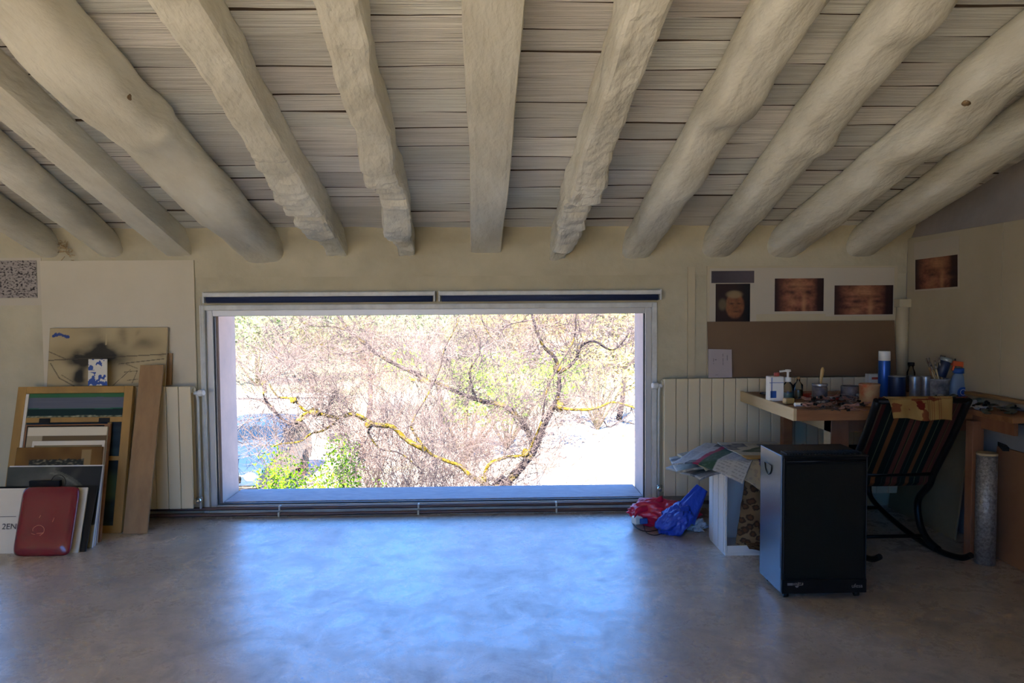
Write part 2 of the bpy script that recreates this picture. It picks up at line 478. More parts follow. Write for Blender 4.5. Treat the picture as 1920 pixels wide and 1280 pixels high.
# bumps: (Y, half length, amount down, side lobe)
BUMP = {4: [(3.95, .30, .030, -.035), (4.40, .25, .030, -.03), (3.45, .25, .012, -.01)],
        5: [(3.60, .25, .03, -.03), (4.02, .08, -.025, 0), (4.45, .22, .035, -.035), (3.0, .3, .01, 0)],
        7: [(3.75, .25, .035, .035), (4.10, .12, -.02, .02), (4.60, .20, .015, .02)],
        3: [(2.9, .45, .03, -.05), (3.55, .25, -.02, -.03), (4.1, .5, .02, -.03), (3.25, .15, .015, .03)],
        8: [(3.30, .22, -.03, .02), (3.02, .22, .03, .03), (3.8, .3, .02, .03)],
        10: [(3.25, .35, .03, .05), (3.65, .22, -.02, .03)], 9: [(2.5, .15, .02, .02), (3.4, .12, .015, .03)]}
M_knot = mat('bare_knot_wood', (.30, .19, .08), .8, nscale=30, ncol=(.16, .10, .05), namt=.9)
def make_beam(i):
    a, b, wd, dp, sh = BE[i]
    mb = MB(); mb.smooth = sh in ('round', 'log')
    ys = [5.03 - .028 * k for k in range(118)]
    y = ys[-1]
    while y > YB + .05: y -= .15; ys.append(max(y, YB))
    n = 40; rings = []
    for yy in ys:
        x = bx(i, yy); zt = zc(yy) + .012; b0 = len(mb.v)
        end = sm(5.05, 4.93, yy)
        dn = sd = 0
        for (Y, hl, am, lo) in BUMP.get(i, []):
            q = (yy - Y) / hl
            if abs(q) < 1:
                e_ = (1 - q * q) ** 2 if sh != 'hewn' else (sm(1, .75, q) * sm(-1, -.1, q))
                dn += am * e_; sd += lo * e_
        xo = .02 * nz((yy * .9, i * 7.3, 0)) + (.012 * nz((yy * 2.3, i * 3.3, 5)) if sh != 'square' else 0)
        wob = (lerp(.78, 1, sm(4.98, 4.35, yy)) if sh == 'hewn' else 1) * (1 + (.10 if sh in ('log', 'hewn') else .04) * nz((yy * 1.2, i * 5.1, 9)))
        for k in range(n):
            t = 2 * PI * k / n; c_, s_ = math.cos(t), math.sin(t)
            p = {'square': 14.0, 'hewn': 8.0, 'round': 2.8, 'log': 3.2}[sh]
            r = (abs(c_) ** p + abs(s_) ** p) ** (-1 / p)
            X = c_ * r * wd / 2 * wob; Z = s_ * r * dp / 2
            if Z < 0: Z -= dn * (-s_) ** .5
            X += sd * .8 * (1 - .3 * abs(s_)) * (1 if (sd > 0) == (c_ > 0) else .2)
            amp = {'square': .0025, 'hewn': .009, 'round': .006, 'log': .010}[sh]
            ds = amp * fbm((X * 4 + i, yy * (1.3 if sh != 'hewn' else 2.6), Z * 4), 2.2, i * 2.7, 4)
            if sh == 'hewn' and s_ < -.5:
                ds += .022 * (abs(nz((X * 6, yy * 11, i * 2.2), 1.0, 3)) - .2) * sm(3.0, 3.9, yy)
            rr = 1 + ds / (wd / 2)
            mb.addv((x + xo + X * rr, yy, zt - dp / 2 + Z * rr))
        rings.append(b0)
    for a_, b_ in zip(rings, rings[1:]):
        for k in range(n): mb._f((a_ + k, b_ + k, b_ + (k + 1) % n, a_ + (k + 1) % n))
    mb._f([rings[0] + k for k in range(n)]); mb._f([rings[-1] + k for k in range(n)][::-1])
    o = mb.build('ceiling_beam', M_beam)
    tag(o, BL[i], 'beam', 'whitewashed ceiling beams')
    return o
beams = [make_beam(i) for i in range(nb)]
def knot(i, px, py, r, h=.1):
    P = onroof(px, py, h); mb = MB(); mb.smooth = True
    nrm = (EYE - P).normalized()
    u = nrm.orthogonal().normalized(); q = nrm.cross(u)
    mb.grid(lambda a, b: P + (u * math.cos(a * 2 * PI) + q * math.sin(a * 2 * PI)) * r * (.12 + .88 * b) * (1 + .25 * nz((math.cos(a * 2 * PI) * 2, math.sin(a * 2 * PI) * 2, px))) + nrm * (.016 * (1 - b * b * 1.6)), 20, 5)
    o = mb.build('knot', M_knot, beams[i]); o['label'] = 'bare yellowish knot'
knot(3, 234, 180, .024, .17); knot(8, 1400, 165, .045, .15); knot(10, 1812, 190, .020, .17)
# ------------------------------------------------------------------ windows
def frame_rect(mb, x0, x1, z0, z1, wd, y0, y1, wb=None):
    wb = wd if wb is None else wb
    mb.box(x0, x0 + wd, y0, y1, z0, z1); mb.box(x1 - wd, x1, y0, y1, z0, z1)
    mb.box(x0 + wd, x1 - wd, y0, y1, z1 - wd, z1); mb.box(x0 + wd, x1 - wd, y0, y1, z0, z0 + wb)
mb = MB(); frame_rect(mb, WX0, WX1, .0, WZ1, .035, 4.985, 5.06, .03)
win = struct(mb.build('window_1', M_trim, bevel=.004))
mb = MB(); frame_rect(mb, WX0 + .033, WX1 - .033, .028, WZ1 - .033, .042, 5.015, 5.075, .03); mb.build('window_frame', M_alu, win, bevel=.003)
mb = MB(); frame_rect(mb, GX0 - .006, GX1 + .006, GZ0 - .006, GZ1 + .006, .010, 5.035, 5.05); mb.build('gasket', M_dark, win)
mb = MB(); mb.box(GX0, GX1, 5.042, 5.048, GZ0, GZ1); mb.build('pane', M_glass, win)
mb = MB(); mb.box(GX0 + .01, GX1 + .005, 5.10, YO + .04, .03, .062); struct(mb.build('trim_2', M_sill, bevel=.006))
mb = MB(); frame_rect(mb, W2[0], W2[1], W2[2], W2[3], .035, 5.0, 5.06)
win2 = struct(mb.build('window_2', M_trim, bevel=.004))
mb = MB(); mb.box(W2[0] + .03, W2[1] - .03, 5.03, 5.036, W2[2] + .03, W2[3] - .03); mb.build('pane', M_glass, win2)
mb = MB(); mb.tube([(W2[1] + .012, 4.975, 1.25), (W2[1] + .022, 4.97, .85)], .004, 6); mb.box(W2[1] + .010, W2[1] + .034, 4.965, 4.998, .72, .86); mb.build('window_latch', M_trim, win2)

# roller blinds, rolled up
def blind(px0, px1, label):
    x0 = onY(px0, 553, 4.93).x; x1 = onY(px1, 553, 4.93).x
    t = thing('roller_blind', ((x0 + x1) / 2, 4.95, 1.43), label, 'blind')
    mb = MB(); mb.box(x0, x1, 4.915, 4.995, 1.468, 1.497); mb.build('cassette', M_trim, t, bevel=.006)
    mb = MB(); mb.lathe((x0 + .02, 4.952, 1.452), [(.024, 0), (.024, x1 - x0 - .04)], 20, (1, 0, 0)); mb.build('fabric_roll', M_navy, t)
    for x in (x0, x1 - .012): mb = MB(); mb.box(x, x + .012, 4.918, 4.995, 1.43, 1.50); mb.build('end_bracket', M_trim, t, bevel=.002)
    return t
b1 = blind(380, 816, 'rolled up navy blind with cream cassette over the left half of the big window')
b2 = blind(822, 1240, 'rolled up navy blind with cream cassette over the right half of the big window')
mb = MB(); x = onY(377, 600, 4.92).x; mb.tube([(x - .004, 4.93, 1.47), (x - .004, 4.925, .9), (x, 4.925, .18), (x + .012, 4.925, .18), (x + .010, 4.925, .9), (x + .012, 4.93, 1.47)], .0022, 5)
mb.build('bead_chain', M_trim, b1)

# ------------------------------------------------------------------ radiators
def radiator(x0, n, zb, zt, label, valve_side):
    t = thing('radiator', (x0 + n * .04, 4.92, zb), label, 'radiator')
    for k in range(n):
        a = x0 + k * .08
        mb = MB()
        mb.box(a + .0016, a + .0784, 4.868, 4.884, zb, zt)
        mb.box(a + .030, a + .050, 4.884, 4.955, zb + .02, zt - .01)
        mb.box(a + .006, a + .074, 4.880, 4.955, zt - .045, zt - .008)
        mb.box(a + .006, a + .074, 4.885, 4.955, zb + .02, zb + .05)
        mb.box(a + .010, a + .070, 4.948, 4.955, zb + .02, zt - .02)
        mb.build('section', M_rad, t, bevel=.004)
    mb = MB()
    for z in (zb + .035, zt - .03): mb.tube([(x0 - .006, 4.925, z), (x0 + n * .08 + .006, 4.925, z)], .017, 12); mb.build('header_pipe', M_rad, t); mb = MB()
    for k in (1, n - 2): mb.box(x0 + k * .08, x0 + k * .08 + .02, 4.95, 4.978, zt - .09, zt - .05); mb.build('wall_bracket', M_rad, t); mb = MB()
    xe = x0 + n * .08 if valve_side > 0 else x0
    s = valve_side
    mb = MB(); z = zt - .05
    mb.tube([(xe, 4.925, z), (xe + s * .03, 4.925, z)], .013, 10); mb.lathe((xe + s * .03, 4.925, z), [(.018, 0), (.022, .008), (.021, .035), (.015, .043)], 16, (s, -.35, .1))
    v = mb.build('valve', M_white, t)
    mb = MB(); mb.tube([(xe + s * .018, 4.925, z - .01), (xe + s * .02, 4.935, z - .05), (xe + s * .02, 4.94, .06)], .008, 8)
    mb.build('supply_pipe', M_trim, t)
    mb = MB(); z = zb + .05
    mb.tube([(xe, 4.925, z), (xe + s * .035, 4.925, z)], .014, 10); mb.lathe((xe + s * .022, 4.91, z), [(.013, 0), (.017, .01), (.011, .035)], 12, (0, -1, -.4)); mb.build('lockshield', M_chrome, t)
    return t
xr = onY(360, 835, 4.87).x
radL = radiator(xr - 9 * .08, 9, .078, .885, 'cream column radiator behind the leaning frames, left of the window', 1)
xl = onY(1245, 835, 4.87).x
radR = radiator(xl, 20, .118, .905, 'long cream column radiator under the brown board, right of the window', -1)

# brown heating pipes along the foot of the wall
def pipe_run(z, y, x0, x1, label):
    mb = MB(); pts = [(lerp(x0, x1, k / 30), y + .003 * nz((k * .7, z * 50, 0)), z + .003 * nz((k * .5, z * 40, 4))) for k in range(31)]
    mb.tube(pts, .0125, 12)
    o = tag(mb.build('heating_pipe', M_pipe), label, 'pipe')
    for x in [x0 + .35 + k * .93 for k in range(int((x1 - x0) / .93))]:
        mb = MB(); mb.box(x - .006, x + .006, y - .016, y + .03, z - .016, z + .016); mb.build('pipe_clip', M_trim, o, bevel=.003)
pipe_run(.052, 4.955, -2.72, 1.55, 'brown heating pipe along the wall foot, the upper of the two')
pipe_run(.016, 4.935, -2.72, 1.30, 'brown heating pipe along the wall foot, the lower of the two')

# ------------------------------------------------------------------ wall linings and prints, left
def wallrect(px0, py0, px1, py1, Y, t, name, m, label, cat, cf=None, nx=1, ny=1, group=None):
    A = onY(px0, py0, Y); B = onY(px1, py1, Y)
    mb = MB()
    if cf: mb.sheet(lambda u, v: (lerp(A.x, B.x, u), Y, lerp(B.z, A.z, v)), nx, ny, -t if False else t, lambda u, v: cf(u, v))
    else: mb.box(A.x, B.x, Y, Y + t, B.z, A.z)
    o = mb.build(name, m)
    if label: tag(o, label, cat, group)
    return o
def sheetY(mb, A, B, Y, t, cf, nx, ny):   # vertical sheet facing the room, u left->right, v top->bottom
    mb.sheet(lambda u, v: (lerp(A[0], B[0], u), Y, lerp(A[1], B[1], 1 - v if False else v)), nx, ny, t, cf)
wallrect(75, 489, 375, 951, 4.982, .016, 'wall_panel', M_panel, 'large blank white board fixed to the wall left of the window', 'board')
wallrect(-160, 574, 73, 1010, 4.986, .012, 'wall_panel', M_panel, 'narrow off-white wall board under the speckled grey print', 'board') if False else None
def speckle(u, v):
    q = fbm((u * 40, v * 30, 0), 1.0, 3, 4); d = fbm((u * 14, v * 20, 3), 1, 8, 3)
    c = mixc(c8(150, 140, 130), c8(40, 32, 28), sm(-.05, .45, q + d * .3))
    return c
o = wallrect(-120, 484, 80, 572, 4.990, .002, 'paper_sheet', M_paper, 'white paper backing the speckled grey print at the far left', 'paper')
A = onY(-110, 489, 4.985); B = onY(70, 558, 4.985)
mb = MB(); mb.sheet(lambda u, v: (lerp(A.x, B.x, u), 4.986, lerp(B.z, A.z, v)), 200, 90, .003, speckle)
tag(mb.build('art_print', M_vcp), 'speckled grey textured print pinned high on the wall, far left', 'print')
# bright broken plaster with straw beside the beam end
mb = MB(); mb.smooth = True
P = onY(122, 466, 4.955)
for k in range(46):
    a = P + V((R.gauss(0, .016) + (k / 46 - .5) * .05, R.gauss(0, .010), R.gauss(0, .02) - (k / 46 - .5) * .09))
    mb.tube([a, a + V((R.gauss(0, .018), -.01, R.gauss(0, .018)))], .0022, 4)
M_straw = mat('straw_tuft', (.55, .42, .22), .8, nscale=60, ncol=(.22, .12, .05), namt=.9)
tag(mb.build('straw_tuft', M_straw), 'tuft of straw sticking out of broken plaster beside a beam end, upper left', 'straw', kind='stuff')

# ------------------------------------------------------------------ leaning stack, left
def lean(pl_b, pr_b, fy, ztop_py, Ytop, pl_t, pr_t):
    """corners TL,TR,BR,BL of a board whose foot is on the floor"""
    Yb = onZ((pl_b + pr_b) / 2, fy).y
    BLc, BRc = onY(pl_b, fy, Yb), onY(pr_b, fy, Yb); BLc.z = BRc.z = .001
    TLc, TRc = onY(pl_t, ztop_py, Ytop), onY(pr_t, ztop_py, Ytop)
    z = (TLc.z + TRc.z) / 2; TLc.z = TRc.z = z
    return [TLc, TRc, BRc, BLc]
def lean2(pl_b, pr_b, Yb, py_t, slope, pl_t, pr_t):
    Yt = Yb + .2
    for _ in range(12):
        z = onY((pl_t + pr_t) / 2, py_t, Yt).z; Yt = Yb + slope * z
    fy = 900
    for _ in range(3):
        pass
    def xy(px, Y, zz):
        p = onY(px, 900, Y); 
        lo, hi = 300, 1300
        for _ in range(30):
            m_ = (lo + hi) / 2
            if onY(px, m_, Y).z > zz: lo = m_
            else: hi = m_
        p = onY(px, lo, Y); p.z = zz; return p
    return [xy(pl_t, Yt, z), xy(pr_t, Yt, z), xy(pr_b, Yb, .001), xy(pl_b, Yb, .001)]
def quadpt(q, u, v, off=0.0):    # v 0 top .. 1 bottom
    a = V(q[0]).lerp(q[1], u); b = V(q[3]).lerp(q[2], u); p = a.lerp(b, v)
    if off:
        n = (V(q[1]) - V(q[0])).cross(V(q[3]) - V(q[0])).normalized()
        if n.dot(V(q[0]) - EYE) > 0: n = -n
        p = p + n * off
    return p
def paint(q, cf, nx, ny, name='painted_face', parent=None, off=.0012, m=None, u0=0, u1=1, v0=0, v1=1):
    mb = MB()
    mb.sheet(lambda u, v: quadpt(q, lerp(u0, u1, u), lerp(v1, v0, v), off), nx, ny, .001, lambda u, v: cf(u, 1 - v))
    return mb.build(name, m or M_vc, parent)
def inner(q, u0, u1, v0, v1, off=0):
    return [quadpt(q, u0, v0, off), quadpt(q, u1, v0, off), quadpt(q, u1, v1, off), quadpt(q, u0, v1, off)]
def seg(p, a, b):
    ax, ay = a; bx_, by = b; dx, dy = bx_ - ax, by - ay
    t = max(0, min(1, ((p[0] - ax) * dx + (p[1] - ay) * dy) / (dx * dx + dy * dy + 1e-9)))
    return math.hypot(p[0] - ax - dx * t, p[1] - ay - dy * t)

# smoke drawing on board, standing on the radiator
ZR = .886
def smoke(u, v):
    base = mixc(c8(176, 160, 122), c8(160, 140, 100), .5 + .5 * nz((u * 3, v * 3, 0)))
    x, y = u * 2.1, v
    wu, wv = u + .035 * nz((u * 7, v * 4, 9)), v + .07 * nz((u * 8, v * 4, 19))
    def bl(cx, cy, rx, ry, k=1): 
        d = ((wu - cx) / rx) ** 2 + ((wv - cy) / ry) ** 2; return k * math.exp(-d * .85)
    n = .5 + .8 * fbm((u * 5, v * 5, 1), 1, 2)
    s = bl(.38, .46, .20, .13, 1.5) + bl(.44, .30, .08, .14, 1.1) + bl(.25, .52, .09, .08, 1.1) + bl(.27, .85, .055, .16, 1.7) + bl(.61, .12, .03, .14, .8) + bl(.55, .50, .12, .10, .7) + bl(.34, .06, .09, .09, .35) + bl(.80, .28, .10, .08, .55) + bl(.95, .50, .03, .05, .5) + bl(.75, .08, .02, .04, .5) + bl(.40, .62, .16, .06, .5)
    s *= .55 + .5 * n
    if .475 < u < .49 and .10 < v < .30: s *= .2
    c = mixc(base, c8(46, 42, 32), min(1, s))
    for a, b, w_ in (((.0, .55), (1, .46), .006), ((.02, .60), (.10, .85), .006), ((.10, .85), (.24, 1.0), .006), ((.12, .80), (.22, .92), .004), ((.55, 1.0), (.70, .72), .004), ((.65, .76), (.76, .74), .004), ((.76, .74), (.72, .95), .004), ((.60, .62), (.98, .54), .005), ((.0, .40), (.16, .54), .005), ((.68, .9), (.77, .88), .004), ((.66, .62), (.76, .70), .004)):
        d = seg((u, v * .48), (a[0], a[1] * .48), (b[0], b[1] * .48))
        if d < w_ * .7: c = mixc(c, c8(70, 60, 45), .75)
    d = min(seg((u, v * .48), (.03, .065), (.08, .05)), seg((u, v * .48), (.08, .05), (.16, .075)), seg((u, v * .48), (.05, .05), (.06, .06)))
    if d < .011 + .006 * nz((u * 60, v * 40, 0)): c = c8(52, 70, 120)
    return c
q = [onY(94, 615, 4.955), onY(315, 615, 4.955), onY(309, 722, 4.905), onY(88, 722, 4.905)]
q[2].z = q[3].z = ZR + .001; q[1].z = q[0].z
mb = MB(); mb.slab(q, .012); o = tag(mb.build('smoke_drawing', M_canvas), 'wide cream board with smoky black drawing, standing on the left radiator', 'drawing')
paint(q, smoke, 220, 110, parent=o)
q2 = [onY(246, 662, 4.968), onY(323, 662, 4.968), onY(321, 722, 4.955), onY(246, 722, 4.955)]; q2[2].z = q2[3].z = ZR + .001
mb = MB(); mb.slab(q2, .014); tag(mb.build('wood_board', M_ply), 'small wooden board peeking out right behind the smoky drawing', 'board')
def bluespl(u, v):
    c = c8(205, 200, 182)
    m_ = fbm((u * 3.0, v * 4.5, 7), 1, 31, 3)
    edge = .12 + .25 * (1 - v) 
    if m_ > edge - .1 * sm(.6, 1, v) and not (.42 < v < .50): c = c8(52, 78, 138)
    return c
q = [onY(166, 673, 4.85), onY(201, 673, 4.85), onY(201, 722, 4.815), onY(165, 722, 4.815)]
q3 = [p.copy() for p in q]
ylw = lean(-3, 227, 1001, 724, 4.82, 34, 250)
# card stands on the top edge of the yellow frame
q3[2].z = q3[3].z = ylw[0].z + .004
mb = MB(); mb.slab(q3, .004); o = tag(mb.build('paint_card', M_white), 'small white card with blue paint splashes, on top of the ochre frame', 'card')
paint(q3, bluespl, 40, 60, parent=o)

# ochre glazed frame
def stripes1(u, v):
    n = .02 * nz((u * 6, v * 30, 0))
    v2 = v + n
    if v2 < .17: return c8(48, 98, 58)
    if v2 < .62: return mixc(c8(96, 98, 106), c8(78, 82, 92), .5 + .5 * nz((u * 2, v * 40, 3)))
    if v2 < .66: return c8(30, 90, 66)
    if v2 < .93: return c8(10, 34, 30)
    return mixc(c8(150, 150, 120), c8(40, 50, 38), .5 + nz((u * 30, v * 10, 3)))
def stripes2(u, v):
    return mixc(mixc(c8(34, 52, 56), c8(20, 28, 36), .5 + .8 * nz((u * 1.5, v * 22, 2))), c8(62, 82, 56), sm(.45, .6, v) * sm(.8, .7, v))
q = ylw
W = (q[1] - q[0]).length
fr = thing('ochre_frame', ((q[2] + q[3]) / 2), 'tall ochre painted wooden frame with green and grey striped panels, leaning on the left radiator', 'frame')
mb = MB()
def strip(u0, u1, v0, v1, t=.032, off=0): mb.slab(inner(q, u0, u1, v0, v1, off), t)
strip(0, .075, 0, 1); strip(.925, 1, 0, 1); strip(.075, .925, 0, .048); strip(.075, .925, .95, 1)
mb.build('outer_frame', M_ochre, fr, bevel=.003)
mb = MB(); strip(.075, .925, .215, .25, .024, -.004); mb.build('rail', M_ochre, fr, bevel=.003)
mb = MB(); strip(.075, .925, .485, .515, .024, -.004); mb.build('rail', M_ochre, fr, bevel=.003)
mb = MB(); strip(.80, .835, .25, .95, .022, -.006)
mb.build('mullion', M_ochre, fr, bevel=.003)
mb = MB(); strip(.075, .10, .05, .5, .02, -.003); mb.build('glazing_bead', M_canvas, fr)
qq = inner(q, .10, .925, .048, .215, -.012); mb = MB(); mb.slab(qq, .006); o = mb.build('painted_panel', M_dark, fr); paint(qq, stripes1, 120, 50, parent=o)
qq = inner(q, .10, .925, .25, .95, -.016); mb = MB(); mb.slab(qq, .006); o = mb.build('painted_panel', M_dark, fr); paint(qq, stripes2, 60, 160, parent=o)
for (u, v) in ((.22, .232), (.73, .232)): mb = MB(); mb.slab(inner(q, u, u + .09, v - .010, v + .022, .004), .006); mb.build('hinge', M_black, fr)

# plywood plank
q = lean(230, 275, 1000.5, 684, 4.84, 263, 306.5)
mb = MB(); mb.slab(q, .016); tag(mb.build('plywood_plank', M_ply, bevel=.001), 'tall narrow plywood plank leaning beside the ochre frame', 'plank')

# canvases
def canvas(name, q, t, m, label, cat='canvas', edge=None):
    mb = MB(); mb.slab(q, t); return tag(mb.build(name, m, bevel=.001), label, cat)
qA = lean2(22, 187, 4.430, 795, .47, 48, 207)
oA = canvas('stretched_canvas', qA, .02, M_wood, 'brown backed canvas leaning against the ochre frame, rearmost of the pile')
paint(qA, lambda u, v: c8(58, 46, 36), 2, 2, parent=oA, u0=.02, u1=.93, v0=.01, v1=.97)
for a_ in (.04, .84): mb = MB(); mb.slab(inner(qA, a_, a_ + .06, .02, .05, .004), .004); mb.build('corner_clip', M_black, oA)
qB = lean2(24, 181, 4.407, 800, .47, 53, 202)
def cB(u, v):
    if v < .075: return c8(205, 194, 168)
    if u < .20 and v < .2: return c8(160, 146, 118)
    return c8(98, 80, 54)
oB = canvas('stretched_canvas', qB, .013, M_canvas, 'tan canvas with a white top edge, second from the back of the pile'); paint(qB, cB, 80, 120, parent=oB)
qD = lean2(30, 178, 4.388, 826, .47, 61, 197)
oD = canvas('stretched_canvas', qD, .014, M_canvas, 'plain cream canvas in a white rim, in the middle of the pile')
paint(qD, lambda u, v: c8(150, 134, 104), 2, 2, parent=oD, u0=.035, u1=.965, v0=.045, v1=1)
qE = lean2(6, 176, 4.372, 838, .47, 32, 193)
def cE(u, v):
    c = mixc(c8(118, 86, 38), c8(92, 62, 26), .5 + nz((u * 6, v * 5, 2)))
    if .76 < u < .87 and .03 < v < .22: c = c8(140, 116, 76)
    if .16 < u < .80 and .13 + .015 * nz((u * 30, 0, 0)) < v < .30: c = mixc(c8(36, 38, 32), c8(120, 112, 92), sm(0, .5, nz((u * 25, v * 50, 3))))
    return c
oE = canvas('painted_panel_board', qE, .012, M_ply, 'ochre brown wooden board with pale tape patch, behind the grey painting', 'board'); paint(qE, cE, 90, 120, parent=oE)
M_bluee = mat('blue_edge', (.03, .08, .30), .5)
qF2 = lean2(4, 177.5, 4.352, 872, .47, 18, 194.5)
oF2 = canvas('thin_canvas', qF2, .006, M_white, 'thin white canvas with a blue edge, just behind the grey painting')
mb = MB(); mb.slab(inner(qF2, .02, .998, .01, .999, -.007), .005); mb.build('blue_backing', M_bluee, oF2)
qF = lean2(0, 172, 4.322, 874.5, .47, 15, 192)
def cF(u, v):
    c = mixc(c8(88, 88, 78), c8(62, 66, 60), .5 + .9 * fbm((u * 2.5, v * 3.5, 4), 1, 6))
    d = math.hypot((u - .30) / .66, (v - .62) / .60)
    if d > 1 and u > .5: c = c8(40, 42, 40)
    if abs(d - .93) < .02 and u > .45: c = mixc(c, c8(120, 118, 104), .6)
    if v > .82 - .25 * (u - .6) and u > .8: c = c8(150, 140, 110)
    s = nz((u * 5 + v * 3, v * 2, 7)); c = mixc(c, c8(118, 116, 104), max(0, s) * .6)
    return c
oF = canvas('grey_painting', qF, .016, M_white, 'grey abstract painting on white-edged canvas with a dark corner', 'painting'); paint(qF, cF, 110, 90, parent=oF)
qG = lean2(-60, 147, 4.245, 915, .60, -38, 165)
oG = canvas('cream_board', qG, .010, M_canvas, 'cream board with printed characters, directly behind the red plastic lid', 'board')
mb = MB()
qq = lean2(-64, 160, 4.258, 911, .60, -36, 183)
mb.slab(qq, .008); oo = tag(mb.build('black_board', M_black), 'black topped thin board showing above the cream board', 'board')
mb = MB(); mb.slab(inner(qG, 0, 1, 0, .035, .002), .003); mb.build('edge_tape', M_canvas, oG)
def text(s, size, mt, parent, mtx, name='lettering', ext=.0004):
    cu = bpy.data.curves.new(name, 'FONT'); cu.body = s; cu.size = size; cu.align_x = 'CENTER'; cu.align_y = 'CENTER'; cu.extrude = ext
    ob = bpy.data.objects.new(name, cu); COL.objects.link(ob)
    dg = bpy.context.evaluated_depsgraph_get(); me = bpy.data.meshes.new_from_object(ob.evaluated_get(dg))
    bpy.data.objects.remove(ob)
    me.materials.clear(); me.materials.append(mt)
    me.transform(mtx); me.transform(Matrix.Translation(-WORG[parent.name]))
    o = bpy.data.objects.new(name, me); COL.objects.link(o); o.parent = parent; WORG[o.name] = WORG[parent.name]
    return o
def mtx_on(q, u, v, off=.003):
    ux = (V(q[1]) - V(q[0])).normalized(); dn = (V(q[3]) - V(q[0])).normalized(); n = ux.cross(-dn)
    m = Matrix((ux, -dn, n)).transposed().to_4x4(); m.translation = quadpt(q, u, v, off); return m
M_ink = mat('ink', (.07, .055, .05), .7)
text('2EN', .048, M_ink, oG, mtx_on(qG, .335, .60))
mb = MB(); mb.slab(inner(qG, .1, .38, .44, .447, .0015), .001); mb.build('printed_line', M_ink, oG)

# red translucent plastic lid
M_red = mat('red_plastic', (.17, .006, .018), .25, spec=.6, coat=.3, bump=.001, bscale=6)
q = lean2(22, 132, 4.190, 911, .62, 44, 152)
def redpt(u, v):
    a = (u - .5) * 2; b = (v - .5) * 2
    # rounded-square outline
    k = max(abs(a), abs(b)); 
    r = 1.0
    if k > 1e-6:
        n = (abs(a) ** 9 + abs(b) ** 9) ** (1 / 9); r = k / n
    a2, b2 = a * r, b * r
    off = .028 * (1 - max(abs(a), abs(b)) ** 10) + .004 * (1 if max(abs(a), abs(b)) < .84 else 0)
    off -= .012 * math.exp(-((a2 - .0) ** 2 + (b2 + .1) ** 2) * 2)
    return quadpt(q, .5 + a2 / 2, .5 - b2 / 2, off)
mb = MB(); mb.sheet(redpt, 44, 44, .003)
rl = mb.build('plastic_lid', M_red); tag(rl, 'glossy red plastic lid with rounded corners, leaning at the front of the pile', 'lid')
mb = MB()
M_redl = mat('embossed_red', (.72, .22, .16), .25, spec=.7)
pts = [redpt(.42 + .10 * math.cos(a), .34 + .075 * math.sin(a)) + V((0, -.001, 0)) for a in [PI * (1.08 - k * 1.45 / 14) for k in range(15)]]
mb.tube(pts, .0013, 5)
mb.build('moulded_ring', M_redl, rl)
for (a_, b_) in (((.30, .29), (.38, .285)), ((.40, .30), (.52, .31)), ((.40, .52), (.42, .56)), ((.64, .46), (.66, .52))):
    mb = MB(); mb.tube([redpt(*a_) + V((0, -.001, 0)), redpt(*b_) + V((0, -.001, 0))], .0013, 5); mb.build('moulded_mark', M_redl, rl)
# dark clip strip and wire ring on top of the cream board
P0 = onY(56, 905, 4.44); P1 = onY(113, 905, 4.44)
t = thing('bulldog_clip', (P0 + P1) / 2, 'dark metal clip strip with a wire ring, above the red lid', 'clip')
mb = MB(); mb.bar((P0.x, 4.444, P0.z - .004), (P1.x, 4.444, P0.z - .004), .03, .034); mb.build('bar', M_black, t, bevel=.003)
c_ = onY(110, 903, 4.44); mb = MB(); mb.tube([c_ + V((math.cos(a) * .042, 0, math.sin(a) * .042)) for a in [k * 2 * PI / 24 for k in range(24)]], .0022, 6, closed=True); mb.build('ring', M_black, t)
# ------------------------------------------------------------------ right side: walls and prints
def board_px(px0, py0, px1, py1, Y, t, name, m, label, cat, group=None):
    A = onY(px0, py0, Y); B = onY(px1, py1, Y)
    mb = MB(); mb.box(min(A.x, B.x), max(A.x, B.x), Y, Y + t, min(A.z, B.z), max(A.z, B.z))
    return tag(mb.build(name, m, bevel=.0008), label, cat, group)
M_olive = mat('olive_cream_paint', (.50, .43, .28), .6, spec=.3, nscale=1.5, ncol=(.42, .35, .22), namt=.8)
board_px(1290, 500, 1303, 712, 4.985, .014, 'wall_batten', M_olive, 'thin vertical cream batten on the wall between the window and the prints', 'batten')
board_px(1326, 499, 1680, 700, 4.984, .012, 'wall_panel', M_olive, 'cream painted lining board behind the three face prints on the front wall', 'board')
def pic(px0, py0, px1, py1, Y, nx, ny, cf, name, label, cat, backing=None):
    A = onY(px0, py0, Y); B = onY(px1, py1, Y)
    mb = MB(); mb.sheet(lambda u, v: (lerp(A.x, B.x, u), Y, lerp(B.z, A.z, v)), nx, ny, .0012, lambda u, v: cf(u, 1 - v))
    o = mb.build(name, M_vcp); 
    if label: tag(o, label, cat)
    return o
def G(u, v, cx, cy, rx, ry): return math.exp(-(((u - cx) / rx) ** 2 + ((v - cy) / ry) ** 2))
DKB = c8(40, 24, 22)
